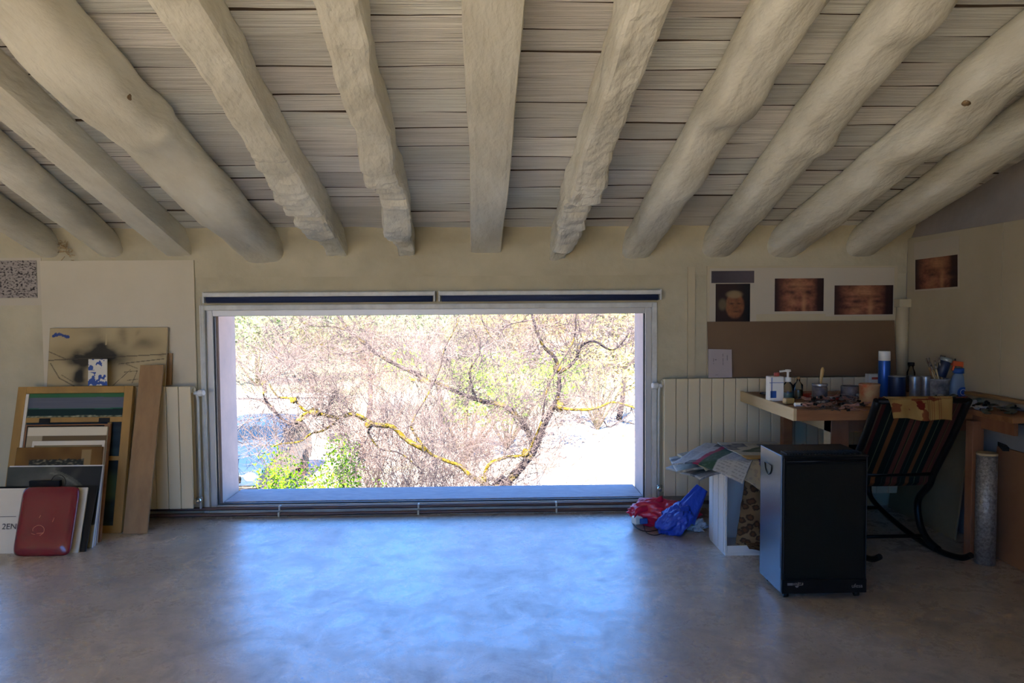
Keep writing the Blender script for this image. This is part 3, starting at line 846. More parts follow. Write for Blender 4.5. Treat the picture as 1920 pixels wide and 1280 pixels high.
def head(u, v):       # plain generic head study, no known work
    c = mixc(DKB, c8(20, 18, 18), sm(.5, 1, u))
    s = .42 * nz((u * 9, v * 9, 3)) + .22 * nz((u * 25, v * 25, 6))
    f = sm(1.12, .86, math.hypot((u - .56) / .27, (v - .55) / .33))
    c = mixc(c, mixc(c8(140, 92, 58), c8(92, 52, 36), .4 + s + .8 * (u - .5)), f)
    c = mixc(c, c8(136, 116, 84), .85 * sm(1.0, .5, math.hypot((u - .54) / .30, (v - .27) / .13)))
    c = mixc(c, c8(104, 92, 68), .8 * sm(1, .4, math.hypot((u - .2) / .16, (v - .52) / .2)))
    for (x, y, rx, ry, k) in ((.47, .50, .07, .025, .8), (.67, .50, .06, .025, .8), (.60, .70, .10, .03, .7), (.61, .60, .04, .06, .35), (.55, .90, .2, .06, .7)): c = mixc(c, DKB, k * G(u, v, x, y, rx, ry))
    return c
def closeup(ex, ey, dx, nose, seed):
    def f(u, v):
        s = .5 * nz((u * 5, v * 6, seed)) + .3 * nz((u * 18, v * 14, seed + 3)) + .15 * nz((u * 45, v * 35, seed))
        c = mixc(c8(156, 100, 76), c8(84, 42, 34), .45 + s * 1.3)
        c = mixc(c, c8(186, 134, 92), .55 * G(u, v, ex - .05, .2, .22, .2) + .75 * G(u, v, nose, .8, .05, .35) + .4 * G(u, v, ex - dx, ey + .3, .10, .14))
        c = mixc(c, c8(44, 26, 24), min(1, sm(.30, .02, u) * .95 + sm(.74, .96, u) + .25 * sm(.5, .9, u)))
        for x in (ex - dx, ex + dx):
            c = mixc(c, c8(40, 22, 20), .8 * G(u, v, x, ey, .085, .055)); c = mixc(c, c8(48, 26, 22), .55 * G(u, v, x, ey - .16, .12, .045))
            c = mixc(c, c8(150, 104, 76), .35 * G(u, v, x, ey + .13, .09, .05))
        c = mixc(c, c8(52, 28, 24), .5 * G(u, v, nose + .07, .9, .05, .12))
        for k in range(4): 
            if abs(v - (.12 + .07 * k) - .03 * math.sin(u * 7 + k)) < .010 and .42 < u < .62: c = mixc(c, c8(90, 50, 38), .3)
        return c
    return f
def greytop(u, v): return mixc(c8(62, 56, 60), c8(88, 80, 82), sm(0, .9, u) * .8 + .1 * nz((u * 8, v * 4, 1)))
board_px(1331, 503, 1418, 606, 4.980, .002, 'paper_sheet', M_paper, 'narrow cream paper behind the small portrait print', 'paper')
pic(1334, 508, 1414, 530, 4.976, 40, 12, greytop, 'paper_strip', 'dark grey strip of paper above the small portrait print', 'paper')
pic(1342, 532, 1406, 606, 4.974, 90, 110, head, 'portrait_print', 'small upright portrait print of a head in warm light, nearest the window', 'print')
board_px(1418, 502, 1548, 588, 4.980, .002, 'paper_sheet', M_paper, 'white paper sheet around the face print second from the window', 'paper')
pic(1453, 522, 1544, 583, 4.976, 120, 80, closeup(.52, .42, .17, .60, 2), 'face_print', 'landscape close-up face print, middle one of the three on the front wall', 'print')
board_px(1549, 502, 1676, 592, 4.980, .002, 'paper_sheet', M_paper, 'white paper sheet around the face print nearest the corner pipe', 'paper')
pic(1565, 535, 1674, 589, 4.976, 130, 70, closeup(.55, .55, .19, .62, 9), 'face_print', 'wide close-up face print on the front wall, nearest the corner', 'print')

# brown hardboard and note card stand on the radiator
A = onY(1326, 603, 4.962); B = onY(1677, 603, 4.962); mb = MB(); ZRR = .9065
mb.hexa([(A.x, 4.925, ZRR), (B.x, 4.925, ZRR), (B.x, 4.930, ZRR), (A.x, 4.930, ZRR), (A.x, 4.962, A.z), (B.x, 4.962, A.z), (B.x, 4.967, A.z), (A.x, 4.967, A.z)])
tag(mb.build('brown_hardboard', M_brown), 'wide dark brown hardboard sheet standing on the right radiator', 'board')
q = [onY(1328, 654, 4.93), onY(1372, 655, 4.93), onY(1373, 712, 4.90), onY(1328, 712, 4.90)]; q[2].z = q[3].z = ZRR
def notes(u, v):
    c = c8(166, 154, 150)
    for (x, y, rx, ry) in ((.80, .30, .012, .09), (.62, .30, .01, .14), (.62, .52, .015, .06), (.30, .38, .05, .02), (.36, .90, .06, .012), (.22, .42, .008, .10)):
        if abs(u - x) < rx * (1 + nz((u * 50, v * 50, 2))) and abs(v - y) < ry and nz((u * 60, v * 60, 4)) > -.15: c = c8(84, 76, 80)
    return c
mb = MB(); mb.slab(q, .003); o = tag(mb.build('note_card', M_paper), 'white card with faint handwritten marks, standing against the brown hardboard', 'card'); paint(q, notes, 50, 60, parent=o)

# corner pipe and box
def px_x(px, py, Y): return onY(px, py, Y).x
mb = MB(); xp = px_x(1691, 640, 4.95); mb.tube([(xp, 4.95, .9), (xp, 4.95, 1.425)], .040, 18)
pc = tag(mb.build('corner_pipe', M_olive), 'cream vertical pipe boxing in the corner above the table', 'pipe')
mb = MB(); mb.box(xp - .043, xp + .043, 4.91, 4.99, 1.37, 1.425); mb.build('socket', M_olive, pc, bevel=.004)
mb = MB(); mb.tube([(xp + .062, 4.985, .9), (xp + .062, 4.985, 1.80), (xp + .045, 4.98, 1.86), (xp + .0, 4.98, 1.88)], .006, 8)
tag(mb.build('conduit_pipe', M_brown), 'thin dark conduit running up the room corner', 'pipe')
# right wall lining
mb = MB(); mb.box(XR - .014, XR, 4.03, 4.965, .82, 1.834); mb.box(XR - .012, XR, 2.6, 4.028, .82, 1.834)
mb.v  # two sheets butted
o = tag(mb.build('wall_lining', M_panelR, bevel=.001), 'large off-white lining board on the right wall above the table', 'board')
def onXw(px, py, X=XR - .016): return onX(px, py, X)
a, b, c_, d = onXw(1717, 487), onXw(1796, 477), onXw(1796, 537), onXw(1717, 543)
mb = MB(); 
def rp_(u, v, off=0): 
    p = V(a).lerp(b, u).lerp(V(d).lerp(c_, u), v); p.x -= off; return p
q_ = [onXw(1714, 455), onXw(1798, 441), onXw(1799, 541), onXw(1715, 546)]
mb.slab([p + V((-.001, 0, 0)) for p in q_], .002, (1, 0, 0)); o = tag(mb.build('paper_sheet', M_paper), 'paper sheet around the face print on the right wall', 'paper')
mb = MB(); cf = closeup(.62, .55, .20, .66, 14); mb.sheet(lambda u, v: rp_(u, 1 - v, .003), 110, 80, .001, lambda u, v: cf(u, 1 - v))
tag(mb.build('face_print', M_vcp), 'close-up face print hung alone on the right wall', 'print')

# ------------------------------------------------------------------ work table
TZ = .815
tx0 = onZ(1490, 768, TZ); yF = tx0.y; xL = tx0.x
tb = thing('work_table', (2.2, 4.5, 0), 'paint spattered wooden work table in the right corner', 'table')
mb = MB(); mb.box(xL + .012, XR - .002, yF + .012, 4.86, TZ - .028, TZ); mb.build('tabletop', M_wood, tb)
mb = MB(); mb.box(xL - .006, xL + .012, yF, 4.86, TZ - .062, TZ + .006); e_ = mb.build('edge_board', M_pine, tb, bevel=.002); e_['label'] = 'pale pine edge on the window side'
mb = MB(); mb.box(xL + .012, XR - .002, yF, yF + .012, TZ - .062, TZ - .002); mb.build('front_rail', M_wood, tb, bevel=.002)
def legx(px, py, Y): return onY(px, py, Y).x
AY = yF + .16
ax0 = legx(1558, 810, AY); ax1 = legx(1592, 810, AY)
mb = MB(); mb.box(ax0, ax0 + .035, AY, 4.78, TZ - .155, TZ - .063); mb.build('apron', M_pine, tb, bevel=.002)
mb = MB(); mb.box(ax0 + .035, 2.76, AY + .01, AY + .035, TZ - .155, TZ - .063); mb.build('apron', M_leg, tb, bevel=.002)
mb = MB(); mb.box(ax0, ax1, AY - .002, AY + .09, 0, TZ - .063); o = mb.build('leg', M_leg, tb, bevel=.003)
mb = MB(); mb.box(ax0 - .003, ax0, AY, AY + .085, .0, TZ - .155); mb.build('leg_face', M_pine, o)
YR = onZ(1836, 1046, 0).y; xr0 = legx(1824, 960, YR); xr1 = legx(1842, 960, YR)
mb = MB(); mb.box(xr0 - .01, xr1, YR, YR + .06, 0, TZ - .063); mb.build('leg', M_leg, tb, bevel=.003)
xb = legx(1467, 810, 4.76)
mb = MB(); mb.box(xb, xb + .06, 4.74, 4.80, 0, TZ - .028); mb.build('leg', M_wood, tb, bevel=.003)
mb = MB(); mb.box(2.74, 2.80, 4.76, 4.82, 0, TZ - .028); mb.build('leg', M_wood, tb, bevel=.003)

mb = MB(); mb.box(2.60, XR - .018, 3.62, yF - .002, TZ - .03, TZ); mb.build('side_leaf', M_wood, tb, bevel=.002)
mb = MB(); mb.box(2.64, 2.66, 3.66, yF, TZ - .10, TZ - .031); mb.build('leaf_bracket', M_leg, tb)
def T(px, py): return onZ(px, py, TZ + .001)      # point on the table top
def vessel(name, px, py, w_px, h_px, m, label, cat, prof=None, sy=1, n=26, dy=0):
    P = T(px, py); s = FPX / (P - EYE).dot(FW); r = w_px / s / 2; h = h_px / s
    P.y += r * .7 + dy
    prof = prof or [(.97, 0), (1, .02), (1, .96), (.97, 1), (.90, 1), (.88, .93)]
    t = thing(name, P, label, cat)
    mb = MB(); mb.lathe(P, [(a * r, b * h) for a, b in prof], n, sy=sy); mb.build('body', m, t)
    return t, P, r, h
M_tin = mat('tin_metal', (.34, .36, .38), .35, metal=.7, nscale=20, ncol=(.2, .2, .2), namt=.6)
M_lblue = mat('label_blue', (.02, .09, .35), .5); M_redc = mat('red_cap', (.42, .07, .05), .45); M_dkblue = mat('dark_blue_tin', (.012, .022, .06), .4)
M_pstain = mat('stained_tub', (.42, .30, .15), .6, nscale=16, ncol=(.36, .07, .02), namt=.95)
M_dirty = mat('dirty_jar', (.16, .13, .12), .5, nscale=25, ncol=(.06, .05, .06), namt=.9)
M_amber = mat('amber_liquid', (.32, .19, .08), .2); M_teal = mat('teal_liquid', (.10, .22, .24), .3)
M_orange = mat('orange_plastic', (.62, .11, .035), .4); M_brass = mat('brush_handle', (.42, .27, .09), .35)
M_bristle = mat('bristles', (.07, .055, .045), .9, nscale=80, ncol=(.2, .17, .13), namt=.8); M_ferr = mat('ferrule', (.45, .43, .38), .3, metal=.9)
M_spray = mat('pale_blue_plastic', (.20, .28, .36), .3, spec=.5)
M_green = mat('dark_green_metal', (.035, .045, .03), .5, nscale=30, ncol=(.16, .17, .14), namt=.7)
M_tube = mat('paint_tube', (.20, .19, .18), .4, metal=.4, nscale=28, ncol=(.05, .05, .06), namt=.9)

# rectangular white solvent can, blue label, red cap
P = T(1456, 752); s = FPX / P.y; wx = 28 / s; hz = 47 / s
t = thing('solvent_can', P + V((0, .03, 0)), 'white rectangular solvent can with blue label and red cap at the table edge', 'can')
mb = MB(); mb.box(P.x - wx / 2, P.x + wx / 2, P.y, P.y + .06, P.z, P.z + hz); mb.build('body', M_white, t, bevel=.004)
mb = MB(); mb.box(P.x - wx * .42, P.x - wx * .02, P.y - .001, P.y, P.z + .02, P.z + hz * .42); mb.build('label_patch', M_lblue, t)
mb = MB(); mb.box(P.x - wx * .36, P.x - wx * .31, P.y - .001, P.y, P.z + .02, P.z + hz * .97); mb.box(P.x - wx * .5, P.x + wx * .5, P.y - .001, P.y, P.z + hz * .74, P.z + hz * .76); mb.build('label_line', M_lblue, t)
mb = MB(); mb.lathe((P.x + wx * .12, P.y + .03, P.z + hz), [(.016, 0), (.016, .018), (.013, .022)], 16); mb.build('cap', M_redc, t)
# pump dispenser
t, P, r, h = vessel('pump_bottle', 1480, 752, 22, 36, M_jar, 'clear pump bottle with white pump head and teal liquid', 'bottle', [(.95, 0), (1, .03), (1, .8), (.5, .96), (.45, 1)])
mb = MB(); mb.lathe(P, [(r * .9, .004), (r * .94, .01), (r * .94, h * .42)], 22); mb.build('liquid', M_teal, t)
mb = MB(); mb.lathe(P, [(r * .5, h), (r * .55, h * 1.02), (r * .55, h * 1.22), (r * .2, h * 1.25), (r * .2, h * 1.5), (r * .5, h * 1.53), (r * .45, h * 1.64)], 16); mb.bar(P + V((0, 0, h * 1.58)), P + V((-.05, 0, h * 1.54)), .012, .010); mb.build('pump', M_white, t)
t, P, r, h = vessel('glass_bottle', 1499, 748, 17, 38, M_jar, 'clear glass bottle of amber oil beside the pump bottle', 'bottle', [(.95, 0), (1, .03), (1, .7), (.4, .85), (.36, 1)])
mb = MB(); mb.lathe(P, [(r * .85, .004), (r * .9, .01), (r * .9, h * .45)], 20); mb.build('liquid', M_amber, t)
mb = MB(); mb.lathe(P, [(r * .42, h * .97), (r * .42, h * 1.08), (r * .3, h * 1.1)], 14); mb.build('cap', M_ply, t)
P = T(1481, 758); mb = MB(); mb.obox(P + V((0, .02, .018)), .055, .04, .034, .2); tag(mb.build('wood_block', M_brass, bevel=.005), 'small orange-brown block at the table front beside the white tube', 'block')
P = T(1500, 762); t = thing('white_tube', P, 'small white paint tube lying at the table front edge', 'tube')
mb = MB(); mb.tube([P + V((-.03, 0, .012)), P + V((.035, .01, .010))], [.011, .012], 10); mb.build('body', M_white, t)
mb = MB(); mb.tube([P + V((.035, .01, .010)), P + V((.05, .012, .010))], .007, 8); mb.build('cap', M_black, t)
# brush jar
t, P, r, h = vessel('brush_jar', 1541, 754, 28, 34, M_dirty, 'murky glass jar with a wooden brush handle standing up in it', 'jar', [(.9, 0), (1, .05), (1, .78), (.9, .86), (.98, .88), (.98, 1), (.9, 1), (.86, .8)])
mb = MB(); mb.lathe(P + V((0, 0, h * .88)), [(r, 0), (r * 1.02, .003), (r * 1.02, .012), (r, .014)], 24); mb.build('rim', M_tin, t)
c0 = P + V((.0, 0, h * .6)); tb_ = thing('paint_brush', c0, 'fat wooden brush handle sticking up from the murky jar', 'brush')
mb = MB(); mb.lathe(c0, [(.006, 0), (.007, .06), (.011, .095), (.0115, .125), (.006, .14), (.002, .142)], 14, (.12, 0, 1), .6); mb.build('handle', M_brass, tb_)
# magazines
def cov(seed, base):
    def f(u, v):
        c = base if nz((u * 3, v * 4, seed)) > -.25 else c8(150, 140, 130)
        if u > .93 or v > .9: c = c8(150, 140, 125)
        return c
    return f
for (px, py, rz, lb, sd) in ((1520, 742, .3, 'red covered magazine behind the murky jar, its left part', 1), (1572, 748, -.15, 'red covered booklet right of the murky jar', 2)):
    P = T(px, py); mz = Matrix.Rotation(rz, 3, 'Z'); mb = MB()
    mb.sheet(lambda u, v: P + mz @ V(((u - .5) * .15, (v - .5) * .2, .008 + .010 * (1 - (2 * u - 1) ** 2))), 20, 20, .006, cov(sd, c8(142, 40, 36)))
    tag(mb.build('magazine', M_vcp), lb, 'magazine')
t, P, r, h = vessel('dark_tin_cup', 1600, 752, 34, 28, M_dirty, 'dark dented tin full of murky paint, behind the twisted tubes', 'tin')
t, P, r, h = vessel('stained_tub', 1636, 762, 36, 42, M_pstain, 'plastic tub streaked with orange red paint, left of the blue spray can', 'tub', [(.88, 0), (.94, .05), (1, .9), (1.04, .92), (1.04, 1), (.98, 1), (.94, .85)])
P = T(1641, 733); P.y = 4.80; mb = MB(); a = onY(1629, 707, 4.8); b = onY(1656, 698, 4.8)
t = thing('white_carton', (P.x, 4.82, TZ), 'small white carton with a dark red band behind the spray can', 'carton')
mb.box(a.x, b.x, 4.80, 4.85, TZ + .001, a.z + .02); mb.build('body', M_white, t, bevel=.002); mb = MB(); mb.box(a.x + .02, b.x + .001, 4.799, 4.80, a.z - .015, a.z); mb.build('band', M_redc, t)
# blue aerosol
t, P, r, h = vessel('spray_can', 1661, 746, 21, 73, mat('blue_can', (.018, .085, .34), .3, metal=.3), 'tall blue aerosol can with a white cap', 'aerosol can', [(.92, 0), (1, .02), (1, .93), (.9, .97), (.86, 1)])
hc = 18 / FPX * P.y
mb = MB(); mb.lathe(P + V((0, 0, h * .96)), [(r, 0), (r * 1.0, hc * .9), (r * .95, hc)], 24); mb.build('cap', M_white, t)
mb = MB(); mb.smooth = True
mb.grid(lambda u, v: P + V((math.sin(lerp(.35, 1.6, u)) * r * 1.01, -math.cos(lerp(.35, 1.6, u)) * r * 1.01, h * (.42 + .22 * (2 * v - 1) * math.sqrt(max(0, 1 - (1 - u) ** 2))))), 10, 10); mb.build('label_oval', M_pine, t)
t, P, r, h = vessel('dark_blue_can', 1687, 748, 31, 42, M_dkblue, 'dark blue paint can right of the blue aerosol', 'can')
mb = MB(); mb.lathe(P + V((0, 0, h * .98)), [(r * 1.02, 0), (r * 1.02, .006), (r * .9, .007)], 24); mb.build('rim', M_tin, t)
t, P, r, h = vessel('silver_can', 1718, 749, 18, 44, M_tin, 'narrow silver can, left one of the pair', 'can')
t, P, r, h = vessel('silver_can', 1739, 749, 18, 44, M_tin, 'narrow silver can, right one of the pair', 'can')
t, P, r, h = vessel('white_tub', 1766, 750, 40, 40, mat('spattered_white', (.42, .40, .36), .6, nscale=22, ncol=(.08, .08, .09), namt=.8), 'paint spattered white tub holding the brushes', 'tub', [(.88, 0), (.94, .05), (1, .9), (1.05, .92), (1.05, 1), (.98, 1), (.9, .5)])
tubP, tubR, tubH = P, r, h
t, P, r, h = vessel('ink_bottle', 1727, 738, 15, 50, M_jar, 'dark ink bottle with a black cap behind the silver cans', 'bottle', [(.95, 0), (1, .03), (1, .75), (.6, .9), (.6, 1)], dy=.10)
mb = MB(); mb.lathe(P, [(r * .9, .005), (r * .92, h * .6)], 18); mb.build('liquid', M_dirty, t)
mb = MB(); mb.lathe(P + V((0, 0, h)), [(r * .8, 0), (r * .8, .02), (r * .7, .022)], 16); mb.build('cap', M_black, t)
# tilted jar wedged in the brushes
axx = V((.30, -.05, .95)).normalized(); c0 = onY(1763, 706, tubP.y - .01)
t = thing('tilted_can', c0, 'dark can with a pale lid, tilted on top of the brushes', 'can')
mb = MB(); mb.lathe(c0, [(.026, 0), (.030, .004), (.030, .095), (.028, .098)], 26, axx); mb.build('body', M_dkblue, t)
mb = MB(); mb.lathe(c0 + axx * .096, [(.031, 0), (.033, .004), (.033, .018), (.028, .022), (.022, .023)], 26, axx); mb.build('lid', mat('pale_lid', (.30, .34, .33), .3, metal=.4), t)
# brushes
def make_brush(p, d, ln, m, hw=.004, label='', bris=True):
    t = thing('paint_brush', p, label, 'brush', 'paint brushes in the spattered tub'); mb = MB(); d = V(d).normalized()
    mb.lathe(p, [(hw * .6, 0), (hw, ln * .3), (hw * 1.2, ln * .62), (hw * .9, ln * .72)], 8, d); mb.build('handle', m, t)
    mb = MB(); mb.lathe(p + d * ln * .70, [(hw * 1.1, 0), (hw * 1.4, ln * .12)], 8, d); mb.build('ferrule', M_ferr, t)
    mb = MB(); mb.lathe(p + d * ln * .81, [(hw * 1.4, 0), (hw * 1.8, ln * .08), (hw * 1.2, ln * .19)], 8, d, .6); mb.build('bristles', M_bristle, t)
    return t
rb = random.Random(3)
for k in range(14):
    a = rb.uniform(0, 2 * PI); rr_ = tubR * rb.uniform(.2, .75)
    p = tubP + V((math.cos(a) * rr_, math.sin(a) * rr_, tubH * .55)); dx = rb.uniform(-.42, .02) if k < 10 else rb.uniform(.0, .35)
    make_brush(p, (dx, rb.uniform(-.1, .25), 1), rb.uniform(.15, .20), rb.choice((M_brass, M_dirty, M_wood, M_pine)), rb.uniform(.0028, .0045), 'thin paint brush standing in the spattered white tub')
# trigger spray bottle
P = T(1806, 750); sc_ = P.y / FPX; P.y += .05
t = thing('trigger_spray_bottle', P, 'pale blue spray bottle with orange trigger head', 'spray bottle')
W_ = 36 * sc_ / 2; H_ = 52 * sc_
mb = MB(); mb.lathe(P, [(W_ * .95, 0), (W_, .006), (W_ * 1.0, H_ * .30), (W_ * .95, H_ * .55), (W_ * .68, H_ * .85), (W_ * .42, H_ * .96), (W_ * .40, H_)], 28, sy=.6); mb.build('body', M_spray, t)
mb = MB(); mb.lathe(P + V((0, 0, H_ * .97)), [(W_ * .55, 0), (W_ * .55, .03)], 18); mb.build('collar', M_lblue, t)
c0 = P + V((0, 0, H_ + .03)); mb = MB()
mb.obox(c0 + V((-.004, 0, .022)), .075, .028, .030, 0, 0, .12); mb.obox(c0 + V((-.032, 0, .0)), .010, .018, .04, 0, 0, .35); mb.obox(c0 + V((.03, 0, .012)), .022, .026, .03, 0, 0, .6)
mb.build('trigger_head', M_orange, t, bevel=.005)
mb = MB(); mb.lathe(P + V((W_ * .15, -W_ * .60, H_ * .26)), [(W_ * .62, 0), (W_ * .62, .0015)], 24, (0, -1, 0)); mb.build('label_disc', M_lblue, t)
mb = MB(); 
cL = P + V((W_ * .15, -W_ * .60 - .002, H_ * .28)); mb.tube([cL + V((math.cos(a) * W_ * .3, 0, math.sin(a) * W_ * .3)) for a in [k * 2 * PI / 16 for k in range(16)]], .0016, 5, closed=True); mb.build('label_ring', M_white, t)
for k, (dx, ln) in enumerate(((.25, .20), (.05, .15), (-.1, .14), (.35, .14))):
    p = P + V((.02 + .004 * k, .055, .0)); t = make_brush(p, (dx * .5, .02, 1), ln + .10, (M_pine, M_brass, M_wood, M_pine)[k], .004, 'paint brush standing behind the trigger spray bottle'); t['group'] = 'brushes behind the spray bottle'

# twisted paint tubes, left and right piles
def tube_proto():
    t = thing('paint_tube', (0, 0, 0), 'x', 'paint tube', 'x'); mb = MB(); mb.smooth = True
    def f(u, v):
        L = lerp(-.045, .035, u); a = v * 2 * PI; w_ = lerp(.017, .012, u); h_ = lerp(.0015, .010, sm(0, 1, u))
        return V((L, math.cos(a) * w_ + .003 * math.sin(u * 6), math.sin(a) * h_ * (1 + .25 * nz((u * 6, v * 4, 1))) + .011 + .003 * math.sin(u * 9)))
    mb.grid(f, 14, 14); mb.build('body', M_tube, t)
    mb = MB(); mb.tube([(.034, 0, .011), (.040, 0, .011)], .008, 8); mb.tube([(.040, 0, .011), (.053, 0, .011)], .0065, 8); mb.build('cap', M_black, t)
    return t
pt0 = tube_proto(); used = False
def put(px, py, z, rz, label, group, m=None, s=1.0):
    global used
    P = (T(px, py) if py is not None else V((px[0], px[1], TZ + .001))) + V((0, 0, z))
    t = pt0 if not used else copy_tree(pt0)
    used = True; t.location = P; t.rotation_euler = (rb.uniform(-.2, .2), rb.uniform(-.12, .12), rz); t.scale = (s, s, s); t['label'] = label; t['group'] = group
    if m:
        for ch in t.children:
            if ch.name.startswith('body'): ch.data = ch.data.copy(); ch.data.materials.clear(); ch.data.materials.append(m)
    return t
M_tb2 = mat('tube_white', (.42, .40, .37), .4, nscale=30, ncol=(.10, .14, .22), namt=.7); M_tb3 = mat('tube_blue', (.06, .07, .10), .4); M_tb4 = mat('tube_rose', (.32, .15, .11), .5, nscale=40, ncol=(.12, .07, .06), namt=.8)
for k in range(34):
    px = rb.uniform(1502, 1632); py = rb.uniform(752, 771)
    put(px, py, rb.choice((0, .010, .022, .032)), rb.uniform(0, 6.3), 'squeezed paint tube in the heap along the table front', 'squeezed tubes along the table front', rb.choice((None, None, M_tb2, M_tb3, M_tb4)), rb.uniform(.7, 1.1))
for k in range(10):
    py_ = rb.uniform(738, 750); put(1395 + (py_ - 735) * 2.9 + rb.uniform(20, 34), py_, 0, rb.uniform(0, 6.3), 'dark paint tube lying left of the white solvent can', 'tubes left of the solvent can', rb.choice((M_tb3, None)), .8)
for k in range(36):
    X_, Y_ = rb.uniform(2.52, 2.77), rb.uniform(3.72, 4.35)
    hh = max(0, 1 - abs(X_ - 2.64) / .16) * .04
    put((X_, Y_), None, rb.uniform(0, hh), rb.uniform(0, 6.3), 'dark green squeezed paint tube in the heap at the right table end', 'dark tubes at the right table end', rb.choice((M_green, M_green, M_tb2)), rb.uniform(.8, 1.2))
def wires(px0, px1, py0, py1, n, label, m):
    mb = MB()
    for k in range(n):
        p = T(rb.uniform(px0, px1), rb.uniform(py0, py1)); pts = [p]
        for j in range(7): pts.append(pts[-1] + V((rb.gauss(0, .014), rb.gauss(0, .010), rb.gauss(.002, .008)))); pts[-1].z = max(TZ + .003, pts[-1].z)
        mb.tube(pts, .0016, 4)
    return tag(mb.build('tangled_wire', m), label, 'wire', kind='stuff')
wires(1590, 1612, 745, 758, 26, 'tangle of greyish rag strings before the dark tin', mat('rag_string', (.32, .27, .24), .8))
wires(1525, 1590, 755, 770, 16, 'tangle of strings over the table front edge', M_dirty)
# shelf strip at the right wall above the pile
mb = MB(); mb.box(XR - .07, XR - .016, 3.0, 4.25, TZ + .045, TZ + .062); tag(mb.build('wall_ledge', M_ply, bevel=.002), 'narrow wooden ledge on the right wall behind the dark tube heap', 'ledge')

# ------------------------------------------------------------------ under the table
M_ol = mat('olive_board', (.20, .16, .09), .7, nscale=3, ncol=(.15, .115, .06), namt=.8)
M_gry = mat('grey_board', (.26, .27, .26), .7, nscale=2, ncol=(.2, .2, .2), namt=.8)
def wall_lean(y0, y1, xb, xt, zt, t, name, m, label):
    q = [V((xt, y1, zt)), V((xt, y0, zt)), V((xb, y0, .001)), V((xb, y1, .001))]
    mb = MB(); mb.slab(q, t, (1, 0, .05)); return tag(mb.build(name, m, bevel=.001), label, 'board')
wall_lean(4.22, 4.95, 2.70, 2.78, .68, .012, 'olive_board', M_ol, 'olive brown board leaning on the right wall, deep under the table')
wall_lean(3.35, 4.00, 2.735, 2.79, .60, .010, 'cardboard_sheet', M_card, 'reddish brown cardboard sheet leaning on the right wall at the picture edge')
wall_lean(3.30, 4.15, 2.775, 2.812, .74, .008, 'grey_board', M_gry, 'grey board leaning on the right wall behind the brown cardboard')
# foil tube
P = onZ(1858, 1061, 0); P.y += .05; s = FPX / P.y; r = 18 / s
zt = onY(1858, 848, P.y).z
t = thing('foil_tube', P, 'tall cardboard tube wrapped in dimpled silver foil beside the table leg', 'tube')
mb = MB(); mb.lathe(P, [(r, 0), (r, zt - .012)], 32); mb.build('wrap', mat('dimpled_foil', (.40, .38, .33), .4, metal=.35, bump=.004, bscale=90, nscale=70, ncol=(.14, .13, .12), namt=.9), t)
mb = MB(); mb.lathe(P + V((0, 0, zt - .012)), [(r * 1.02, 0), (r * 1.02, .010), (r * .98, .012)], 32); mb.build('end_cap', M_pine, t)
mb = MB(); z_ = .66; p = onY(1880, 845, 4.05); mb.bar((p.x - .0, 4.1, .62), (XR - .06, 3.9, .60), .03, .02)
tag(mb.build('dark_stick', M_black), 'dark stick lying across behind the foil tube', 'stick')

# ------------------------------------------------------------------ rocking chair
CX0, CX1 = 1.99, 2.47
rc = thing('rocking_chair', ((CX0 + CX1) / 2, 4.1, 0), 'black bentwood rocking chair with striped fabric sling, back to the camera', 'rocking chair')
def cr(P, n=6):
    P = [V(p) for p in P]; out = []
    for i in range(len(P) - 1):
        p0, p1, p2, p3 = P[max(i - 1, 0)], P[i], P[i + 1], P[min(i + 2, len(P) - 1)]
        for k in range(n):
            t = k / n; out.append(.5 * ((2 * p1) + (p2 - p0) * t + (2 * p0 - 5 * p1 + 4 * p2 - p3) * t * t + (3 * p1 - p0 - 3 * p2 + p3) * t ** 3))
    out.append(P[-1]); return out
for X in (CX0, CX1):
    mb = MB(); mb.tube(cr([(X, 3.765, .890), (X, 3.90, .665), (X, 4.05, .45), (X, 4.10, .36), (X, 4.19, .27), (X, 4.205, .19), (X, 4.17, .10), (X, 4.10, .045), (X, 4.0, .022)]), [.020] * 49, 10); mb.build('back_post', M_black, rc)
    mb = MB(); mb.tube(cr([(X, 3.72, .085), (X, 3.80, .045), (X, 3.95, .021), (X, 4.15, .016), (X, 4.35, .035), (X, 4.58, .075), (X, 4.74, .13), (X, 4.76, .22), (X, 4.72, .36), (X, 4.66, .47)]), .016, 10); mb.build('rocker', M_black, rc)
    mb = MB(); mb.tube(cr([(X, 4.07, .42), (X, 4.3, .43), (X, 4.55, .46), (X, 4.68, .48)]), .017, 10); mb.build('seat_rail', M_black, rc)
for (y, z) in ((4.13, .06), (4.62, .09)):
    mb = MB(); mb.tube([(CX0, y, z), (CX1, y, z)], .011, 8); mb.build('stretcher', M_black, rc)
for (y, z) in ((3.765, .885), (4.065, .435), (4.67, .475)):
    mb = MB(); mb.tube([(CX0, y, z), (CX1, y, z)], .014, 8); mb.build('cross_rail', M_black, rc)
